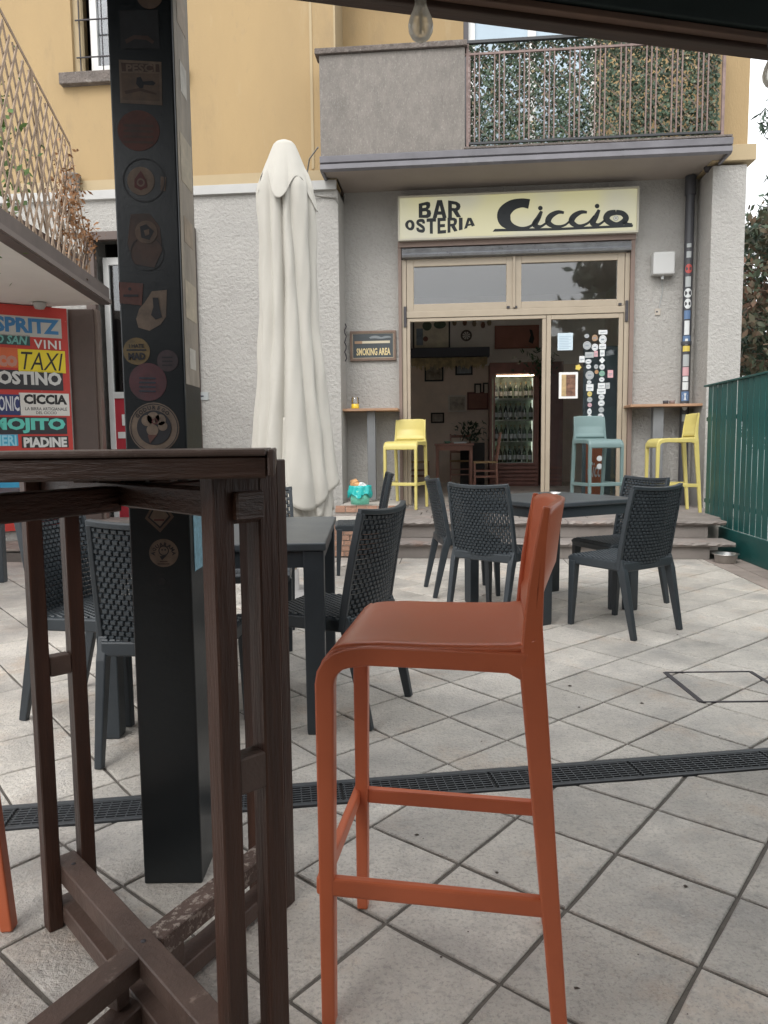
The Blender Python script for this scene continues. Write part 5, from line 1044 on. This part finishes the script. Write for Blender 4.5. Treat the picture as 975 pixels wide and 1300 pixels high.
def foldr(th, z, amp):
    k = 0
    for a, w_, dp, drift in FOLDS:
        a2 = a+drift*(2.0-z)*.9+2.5*math.sin(z*2.3+a); d_ = (math.degrees(th)-a2+180) % 360-180; wz = w_*(1.0+.35*(2.2-z)*.5)
        k += dp*math.exp(-(abs(d_)/wz)**1.3)
    return 1-amp*min(k, .9)
def bodyf(u, v):
    th = 2*PI*u; hem = .78+.07*math.sin(2*th+.6)+.05*math.sin(3*th+2.2); z = 3.10-(3.10-hem)*v; s_ = min(1, max(0, (3.1-z)/.4))
    r = Rz(z)*1.05*foldr(th, z, .46*s_)+.004*math.sin(9*th+6*z)+.0025*math.sin(17*th-11*z)+.003*math.sin(z*13+th*3)
    return (r*math.cos(th)+.02*(3-z)*.4, r*math.sin(th)*.8, z)
MB().grid(bodyf, 220, 90).build('canopy_cloth', M_cloth, um, solid=.003)
def innerf(u, v):
    th = 2*PI*u; hem = .60+.05*math.sin(3*th+1); z = 1.3-(1.3-hem)*v; r = Rz(z)*.86*foldr(th+.25, z, .55); return (r*math.cos(th)+.03, r*math.sin(th)*.8, z)
MB().grid(innerf, 160, 20).build('inner_cloth', M_cloth, um, solid=.003)
def Rc(z):
    T = [(3.17, .045), (3.15, .066), (3.10, .088), (3.0, .128), (2.9, .163), (2.8, .188), (2.7, .205)]
    for (z1, r1), (z0, r0) in zip(T, T[1:]):
        if z >= z0: return r0+(r1-r0)*(z-z0)/(z1-z0)
    return T[-1][1]
def capf(u, v):
    th = 2*PI*u; hem = 2.925-.185*abs(math.cos(2*(th+R(97))))**2.6-.04*math.cos(th); z = 3.168-(3.168-hem)*v; k = max(0, (v-.25)/.75); c_ = abs(math.cos(2*(th+R(97))))
    r = Rc(z)+.008+.008*k*k*c_+.006*math.sin(7*th+z*5)*k-.012*k*math.exp(-((c_-.75)/.12)**2)
    return (r*math.cos(th), r*math.sin(th)*.88, z)
MB().grid(capf, 160, 40).build('top_flap', M_cloth, um, solid=.004)
MB().lathe([(0, 3.185), (.03, 3.18), (.05, 3.165), (.055, 3.15), (.05, 3.14), (0, 3.14)], 20).build('finial', M_cloth, um)
for a, hh in ((-.9, .62), (-1.9, .66)):      # loose cloth corners hanging below the hem
    P = [(math.cos(a+.35)*.30, math.sin(a+.35)*.24, .85), (math.cos(a-.35)*.20, math.sin(a-.35)*.22, .82), (math.cos(a-.1)*.20, math.sin(a-.1)*.2, hh-.08), (math.cos(a+.2)*.30, math.sin(a+.2)*.24, hh)]
    MB().grid(lambda u, v: tuple(Vector(P[0]).lerp(Vector(P[1]), u).lerp(Vector(P[3]).lerp(Vector(P[2]), u), v)+Vector((0, .02*math.sin(u*9+v*3), 0))), 10, 8).build('cloth_corner', M_cloth, um, solid=.003)
MB().tube([(0, 0, .05), (0, 0, 3.14)], .024, 12).build('pole', mat('pole_wood', (.30, .24, .17), .5), um); MB().lathe([(0, 0), (.28, 0), (.28, .04), (.25, .06), (.04, .07), (.035, .22), (0, .22)], 24).build('base', mat('base_concrete', (.3, .29, .28), .9, .2, 10), um)

# ================================================================ RESIN TABLES AND CHAIRS
def resin_table(label, cx, cy, rz, a=.78, b_=.78, h=.745):
    t = thing('resin_table', label, 'table', (cx, cy, 0), rz, 'anthracite resin tables on the patio')
    MB().box(-a/2-.02, a/2+.02, -b_/2-.02, b_/2+.02, h-.03, h).build('table_top', M_resin_t, t, bevel=.006)
    for y in (-b_/2+.012, b_/2-.012): MB().box(-a/2+.04, a/2-.04, y-.012, y+.012, h-.095, h-.031).build('apron', M_resin, t)
    for x in (-a/2+.012, a/2-.012): MB().box(x-.012, x+.012, -b_/2+.04, b_/2-.04, h-.095, h-.031).build('apron', M_resin, t)
    for x in (-1, 1):
        for y in (-1, 1):
            px, py = x*(a/2-.028), y*(b_/2-.028); MB().sweep([(px, py, 0), (px, py, .02), (px, py, h-.031)], [(.068, .068), (.072, .072), (.078, .078)], (1, 0, 0)).build('leg', M_resin, t, bevel=.004)
    return t
resin_table('dark resin table behind the sticker post at the left', -.672, 3.20, R(1.5), .84, .98); resin_table('dark resin table in the middle of the patio holding a steel ashtray', 1.115, 4.90, R(29), .80, .80)
resin_table('dark resin table cut off by the left edge of the photo', -3.58, 6.35, R(3), .8, .8)
RX = MAT['anthracite_resin']
def pillow(mb, c, ux, uy, n, w_, h_, t_):
    a, b_ = ux*w_/2, uy*h_/2; A_, B2 = a*.72, b_*.55
    vs = [c-a-b_, c+a-b_, c+a+b_, c-a+b_, c-A_-B2+n*t_, c+A_-B2+n*t_, c+A_+B2+n*t_, c-A_+B2+n*t_, c-A_-B2-n*t_, c+A_-B2-n*t_, c+A_+B2-n*t_, c-A_+B2-n*t_]
    mb.add(vs, [(4, 5, 6, 7), (0, 1, 5, 4), (1, 2, 6, 5), (2, 3, 7, 6), (3, 0, 4, 7), (11, 10, 9, 8), (0, 8, 9, 1), (1, 9, 10, 2), (2, 10, 11, 3), (3, 11, 8, 0)])
def back_pt(u, v):          # u -1..1, v 0..1
    w_ = .222-.010*v+.004*math.sin(v*PI); z = .385+.455*v+.012*u*u*v; y = -.195-.065*v-.02*v*v+.040*u*u; return Vector((u*w_, y, z))
def seat_z(x, y): return .432-.010*math.cos(x*6)*math.cos(y*6)
def make_chair():
    t = thing('rattan_chair', 'x', 'chair')
    s = MB(); s.sweep([(0, -.20, .405), (0, .205, .405), (0, .222, .397)], [(.43, .055), (.43, .055), (.425, .045)], (1, 0, 0)); s.build('seat', RX, t, bevel=.008)
    sw = MB(); nx, ny = 16, 22
    for j in range(ny):
        y = -.185+j*.0182
        for i in range(nx):
            x = -.20+i*.0262+(.0131 if j % 2 else 0)
            if abs(x) > .203: continue
            pillow(sw, Vector((x, y, .4335)), Vector((1, 0, 0)), Vector((0, 1, 0)), Vector((0, 0, 1)), .022, .0175, .0045)
    sw.build('seat_weave', RX, t)
    b = MB(); rows, cols = 23, 15
    for j in range(rows):
        v = (j+.8)/(rows+.6)
        for i in range(cols):
            u = -.93+1.86*(i+(.5 if j % 2 else 0))/(cols-.5)
            if u > .96: continue
            c = back_pt(u, v); ux = (back_pt(u+.02, v)-back_pt(u-.02, v)).normalized(); uy = (back_pt(u, min(1, v+.02))-back_pt(u, v-.02)).normalized(); n = ux.cross(uy)
            pillow(b, c, ux, uy, n, .0262, .0196, .008)
    b.build('backrest', RX, t)
    f = MB(); pts = [back_pt(-1, v/8) for v in range(9)]+[back_pt(-1+2*u/14, 1) for u in range(1, 14)]+[back_pt(1, 1-v/8) for v in range(9)]
    for seg_, sz in ((pts[:9], (.030, .020)), (pts[22:], (.030, .020))): f.sweep(seg_, sz, (0, 1, 0))
    f.sweep([back_pt(-1.04+2.08*u/16, 1)+Vector((0, 0, .004)) for u in range(17)], (.024, .022), (0, 1, .1)); f.sweep([back_pt(-1+2*u/10, 0)+Vector((0, 0, .01)) for u in range(11)], (.02, .03), (0, 1, 0)); f.build('back_frame', RX, t, bevel=.004)
    for sx in (-1, 1):
        MB().sweep([(sx*.200, .188, .40), (sx*.203, .205, .0)], [(.046, .050), (.030, .030)], (1, 0, 0)).build('leg', RX, t, bevel=.005)
        MB().sweep([(sx*.212, -.158, .44), (sx*.212, -.185, .36), (sx*.208, -.262, .0)], [(.034, .050), (.036, .050), (.028, .032)], (1, 0, 0)).build('leg', RX, t, bevel=.005)
    return t
chair = make_chair(); cf = True
def put_chair(x, y, face, label):      # face: direction the sitter looks (dx, dy)
    global cf
    rz = math.atan2(face[1], face[0])-PI/2; gp = 'woven black resin chairs on the patio'
    if cf: cf = False; chair.location = (x, y, 0); chair.rotation_euler.z = rz; chair['label'] = label; chair['group'] = gp; return chair
    return copy_tree(chair, (x, y, 0), rz, label, gp)
put_chair(-.222, 3.05, (-.917, .40), 'woven black chair right of the left table, partly behind the terracotta stool seat')
put_chair(-1.19, 3.06, (.97, -.17), 'woven black chair left of the left table, seen between wooden table legs')
put_chair(-.775, 2.69, (.05, 1), 'woven black chair with its back to the viewer directly behind the sticker post')
put_chair(-.74, 4.05, (.1, -1), 'woven black chair behind the left table, mostly hidden by the bar table')
put_chair(-.20, 6.35, (-1, -.05), 'woven black chair seen side on in front of the brick pier')
put_chair(.60, 5.42, (.97, .10), 'woven black chair seen side on, left of the middle table')
put_chair(.735, 4.67, (.66, .75), 'woven black chair with its back to the viewer at the left of the middle table')
put_chair(1.42, 4.33, (-.55, .835), 'woven black chair nearest at the right of the middle table, back turned to the viewer')
put_chair(1.62, 5.04, (-.93, -.36), 'woven black chair at the right of the middle table, behind the nearer one')
a = G(703, 627, .745); at_ = thing('ashtray', 'small round steel ashtray on the middle resin table', 'ashtray', (1.16, 4.93, .7465)); MB().lathe([(0, 0), (.035, 0), (.04, .03), (.034, .03), (.03, .008), (0, .008)], 20).build('ashtray_body', M_steel, at_)
kk = thing('dark_tray', 'flat dark glass tray on the left resin table', 'tray', (-.47, 3.0, .7465)); MB().box(-.07, .03, -.05, .05, 0, .008).build('tray_body', M_black, kk, bevel=.003)
# ================================================================ BAR STOOLS
def make_stool(m_, label, loc, face, scale=1, group='plastic bar stools'):
    t = thing('bar_stool', label, 'bar stool', loc, math.atan2(face[1], face[0])-PI/2, group); t.scale = (scale,)*3
    hw = .178
    def yb(z): return -.190-.058*max(0, (.72-z)/.72)-.026*max(0, (z-.74)/.28)**1.8
    for sx in (-1, 1):
        # front leg + rounded corner + seat rail
        pts = [(sx*hw, .188, 0), (sx*hw, .186, .35), (sx*hw, .184, .672)]+[(sx*hw, .184-.052*(1-math.cos(a)), .672+.052*math.sin(a)) for a in (R(20), R(40), R(60), R(80))]+[(sx*hw, .10, .729), (sx*hw, -.05, .727), (sx*hw, -.150, .725), (sx*hw, -.178, .719)]
        szs = [(.030, .026), (.030, .030), (.030, .036), (.030, .036), (.030, .036), (.030, .036), (.030, .037), (.030, .037), (.030, .037), (.030, .038), (.030, .052)]
        MB().sweep(pts, szs, (1, 0, 0)).build('leg', m_, t, bevel=.004)
        zs = [0, .2, .4, .6, .72, .79, .86, .94, 1.0]
        MB().sweep([(sx*(hw-(.004 if z > .74 else 0)), yb(z), z) for z in zs], [(.031, .028), (.031, .032), (.031, .036), (.031, .042), (.031, .044), (.020, .034), (.015, .028), (.012, .020), (.009, .014)], (1, 0, 0)).build('leg', m_, t, bevel=.004)
        MB().sweep([(sx*(hw+.004), .196, .281), (sx*(hw+.004), -.222, .274)], (.020, .036), (1, 0, 0)).build('footrest', m_, t, bevel=.005)
    MB().sweep([(-hw-.012, .198, .281), (hw+.012, .198, .281)], (.018, .036), (0, 1, 0)).build('footrest', m_, t, bevel=.005)
    # seat shell with waterfall front
    prof = [(-.200, .769), (-.186, .7555), (-.155, .7495), (-.08, .747), (0, .746), (.08, .747), (.125, .7445)]+[(.130+.060*math.sin(a), .684+.060*math.cos(a)) for a in (R(15), R(30), R(45), R(60), R(75), R(88))]+[(.1915, .657)]
    def sf_(u, v):
        k = v*(len(prof)-1); i = min(int(k), len(prof)-2); f = k-i; y = prof[i][0]*(1-f)+prof[i+1][0]*f; z = prof[i][1]*(1-f)+prof[i+1][1]*f; x = (u*2-1); return (x*.187, y, z-.004*(1-x*x)*math.sin(PI*min(1, v*1.3))-(.004*max(0, abs(x)-.9)*10 if v < .6 else 0))
    MB().grid(sf_, 20, (len(prof)-1)*2).build('seat', m_, t, solid=.013, bevel=0)
    def bf(u, v):
        x = u*2-1; z = .768+.236*v; hwz = .184-.010*v; y = yb(z)+.010-.040*(1-x*x)*min(1, v*2.0)-.002; top = -.016*(x*x)**3*max(0, v-.8)*5
        if v < .12: y = yb(.77)+.010-(.0)
        return (x*hwz, y-.006, z+top)
    MB().grid(bf, 20, 18).build('backrest', m_, t, solid=.013)
    return t
make_stool(M_orange, 'terracotta bar stool standing alone in the foreground', (.098, 1.462, 0), (-.99, .155), 1.0)
make_stool(M_orange, 'terracotta bar stool mostly outside the left edge, only one leg showing', (-1.128, 1.42, 0), (-1, .0), 1.0)
make_stool(M_ylw, 'pale yellow bar stool under the smoking sign left of the door', bw(-.545, 8.78, .338), (-.33, -.94), 1.07)
make_stool(M_aqua, 'aqua bar stool in front of the sticker covered glass door', bw(1.66, 8.50, .338), (.18, -.98), 1.07)
make_stool(M_ylw, 'pale yellow bar stool beside the green fence facing left', bw(2.41, 8.32, .338), (-.995, .05), 1.07)
# ================================================================ WOODEN BAR TABLE
TC = Vector((-.469, 1.34, 0)); wt = thing('wooden_bar_table', 'tall dark wooden bar table with crossed base in the left foreground', 'bar table', TC); TO_ = tuple(TC)
FR = Vector((-.208, 1.05, 0)); BL = Vector((-.748, 1.63, 0)); BR = Vector((-.285, 1.70, 0)); FL = Vector((-.667, .98, 0))
def wbuild(mb, name, m_=M_wood, bv=.0025): return mb.build(name, m_, wt, TO_, bevel=bv, seg=1)
TX = Vector((.99, .141, 0)); TY = Vector((-.141, .99, 0)); TF = FR+TX*.052-TY*.072        # front right corner of the top
def tbox(a0, a1, b0, b1, z0, z1, name, m_=M_woodh):      # a: metres left of the right edge, b: metres back from the front edge
    P = ccwv([TF-TX*a0+TY*b0, TF-TX*a1+TY*b0, TF-TX*a1+TY*b1, TF-TX*a0+TY*b1]); return wbuild(MB().prism([(v.x, v.y) for v in P], z0, z1), name, m_)
TW, TD = .565, .79
for i in range(6):
    w6 = (TW-.022)/6; tbox(.011+i*w6+.001, .011+(i+1)*w6-.001, .016, TD-.016, 1.079, 1.105, 'board')
tbox(.011, TW-.011, -.003, .015, 1.0965, 1.1045, 'edge_strip'); tbox(.011, TW-.011, .002, .015, 1.066, 1.096, 'apron', M_woodb); tbox(0, .010, 0, TD, 1.068, 1.1046, 'edge_strip'); tbox(TW-.010, TW, 0, TD, 1.068, 1.1046, 'edge_strip'); tbox(.011, TW-.011, TD-.015, TD, 1.068, 1.1045, 'edge_strip', M_wood)
def beam(p, q, z0, z1, wd, name, m_=M_woodh, tr_=.0):
    p = Vector(p); q = Vector(q); d = (q-p).normalized(); p = p-d*tr_; q = q+d*tr_; n = Vector((-d.y, d.x, 0))*wd/2
    P = ccwv([p+n, p-n, q-n, q+n]); return wbuild(MB().prism([(v.x, v.y) for v in P], z0, z1), name, m_)
ctr = (FR+BL)/2
beam(BL, FR, .105, .150, .050, 'cross_beam', tr_=.03); d_ = (BR-FL).normalized()
beam(FL, ctr-d_*.026, .103, .148, .050, 'cross_beam', tr_=.0); beam(ctr+d_*.026, BR, .103, .148, .050, 'cross_beam', mat('peeling_wood', (.10, .065, .052), .6, .3, 9, .5, 40, spots=[((.34, .29, .25), 60, .53, .58, .8)], bdist=.02))
beam(BL, FR, .012, .052, .050, 'cross_beam', tr_=.03); beam(FL, ctr-d_*.026, .010, .050, .050, 'cross_beam'); beam(ctr+d_*.026, BR, .010, .050, .050, 'cross_beam')
beam(ctr-d_*.06-Vector((.02, 0, 0)), ctr-d_*.03-Vector((.02, 0, 0)), .051, .102, .04, 'spacer'); beam(ctr+d_*.05, ctr+d_*.09, .051, .102, .04, 'spacer')
beam(BL, FR, 1.005, 1.046, .046, 'upper_beam', M_woodb, .03); beam(FL, ctr-d_*.026, .995, 1.040, .046, 'upper_beam', M_woodb); beam(ctr+d_*.026, BR, .995, 1.040, .046, 'upper_beam', M_woodb)
for (a, b_) in ((BL, FR), (FL, BR)):
    d = (b_-a).normalized(); pass
for k in range(4): beam(ctr+Vector((-.075+k*.045, -.02, 0)), ctr+Vector((-.035+k*.045, -.02, 0)), 1.047, 1.078, .05, 'block', M_wood)
for cpt, dirv in ((FR, (FR-BL)), (BL, (FR-BL)), (BR, (BR-FL)), (FL, (BR-FL))):
    d = dirv.normalized(); n = Vector((-d.y, d.x, 0)); ang = math.atan2(d.y, d.x)
    for sg_ in (1, -1):
        off_ = .0405 if cpt is not FR else .0370; c = cpt+n*sg_*off_; L_ = .0175
        P = ccwv([c+d*L_*1.05+n*.0165, c+d*L_*1.05-n*.0165, c-d*L_*1.05-n*.0165, c-d*L_*1.05+n*.0165]); wbuild(MB().prism([(v.x, v.y) for v in P], 0, 1.078), 'leg', M_wood)
    for z in ((.595, .64),) if cpt is not FR else ((.60, .655), (1.0, 1.076)): beam(cpt-n*.0235, cpt+n*.0235, z[0], z[1], .034, 'brace', M_woodh if z[0] < .9 else M_wood)
for p in ((BL-(BL-FR).normalized()*.03), ctr): MB().lathe([(0, .0012), (.005, .001), (.0055, 0)], 10, (p.x, p.y, .1502)).build('bolt', M_iron, wt, TO_)
print('tiles', ntile)
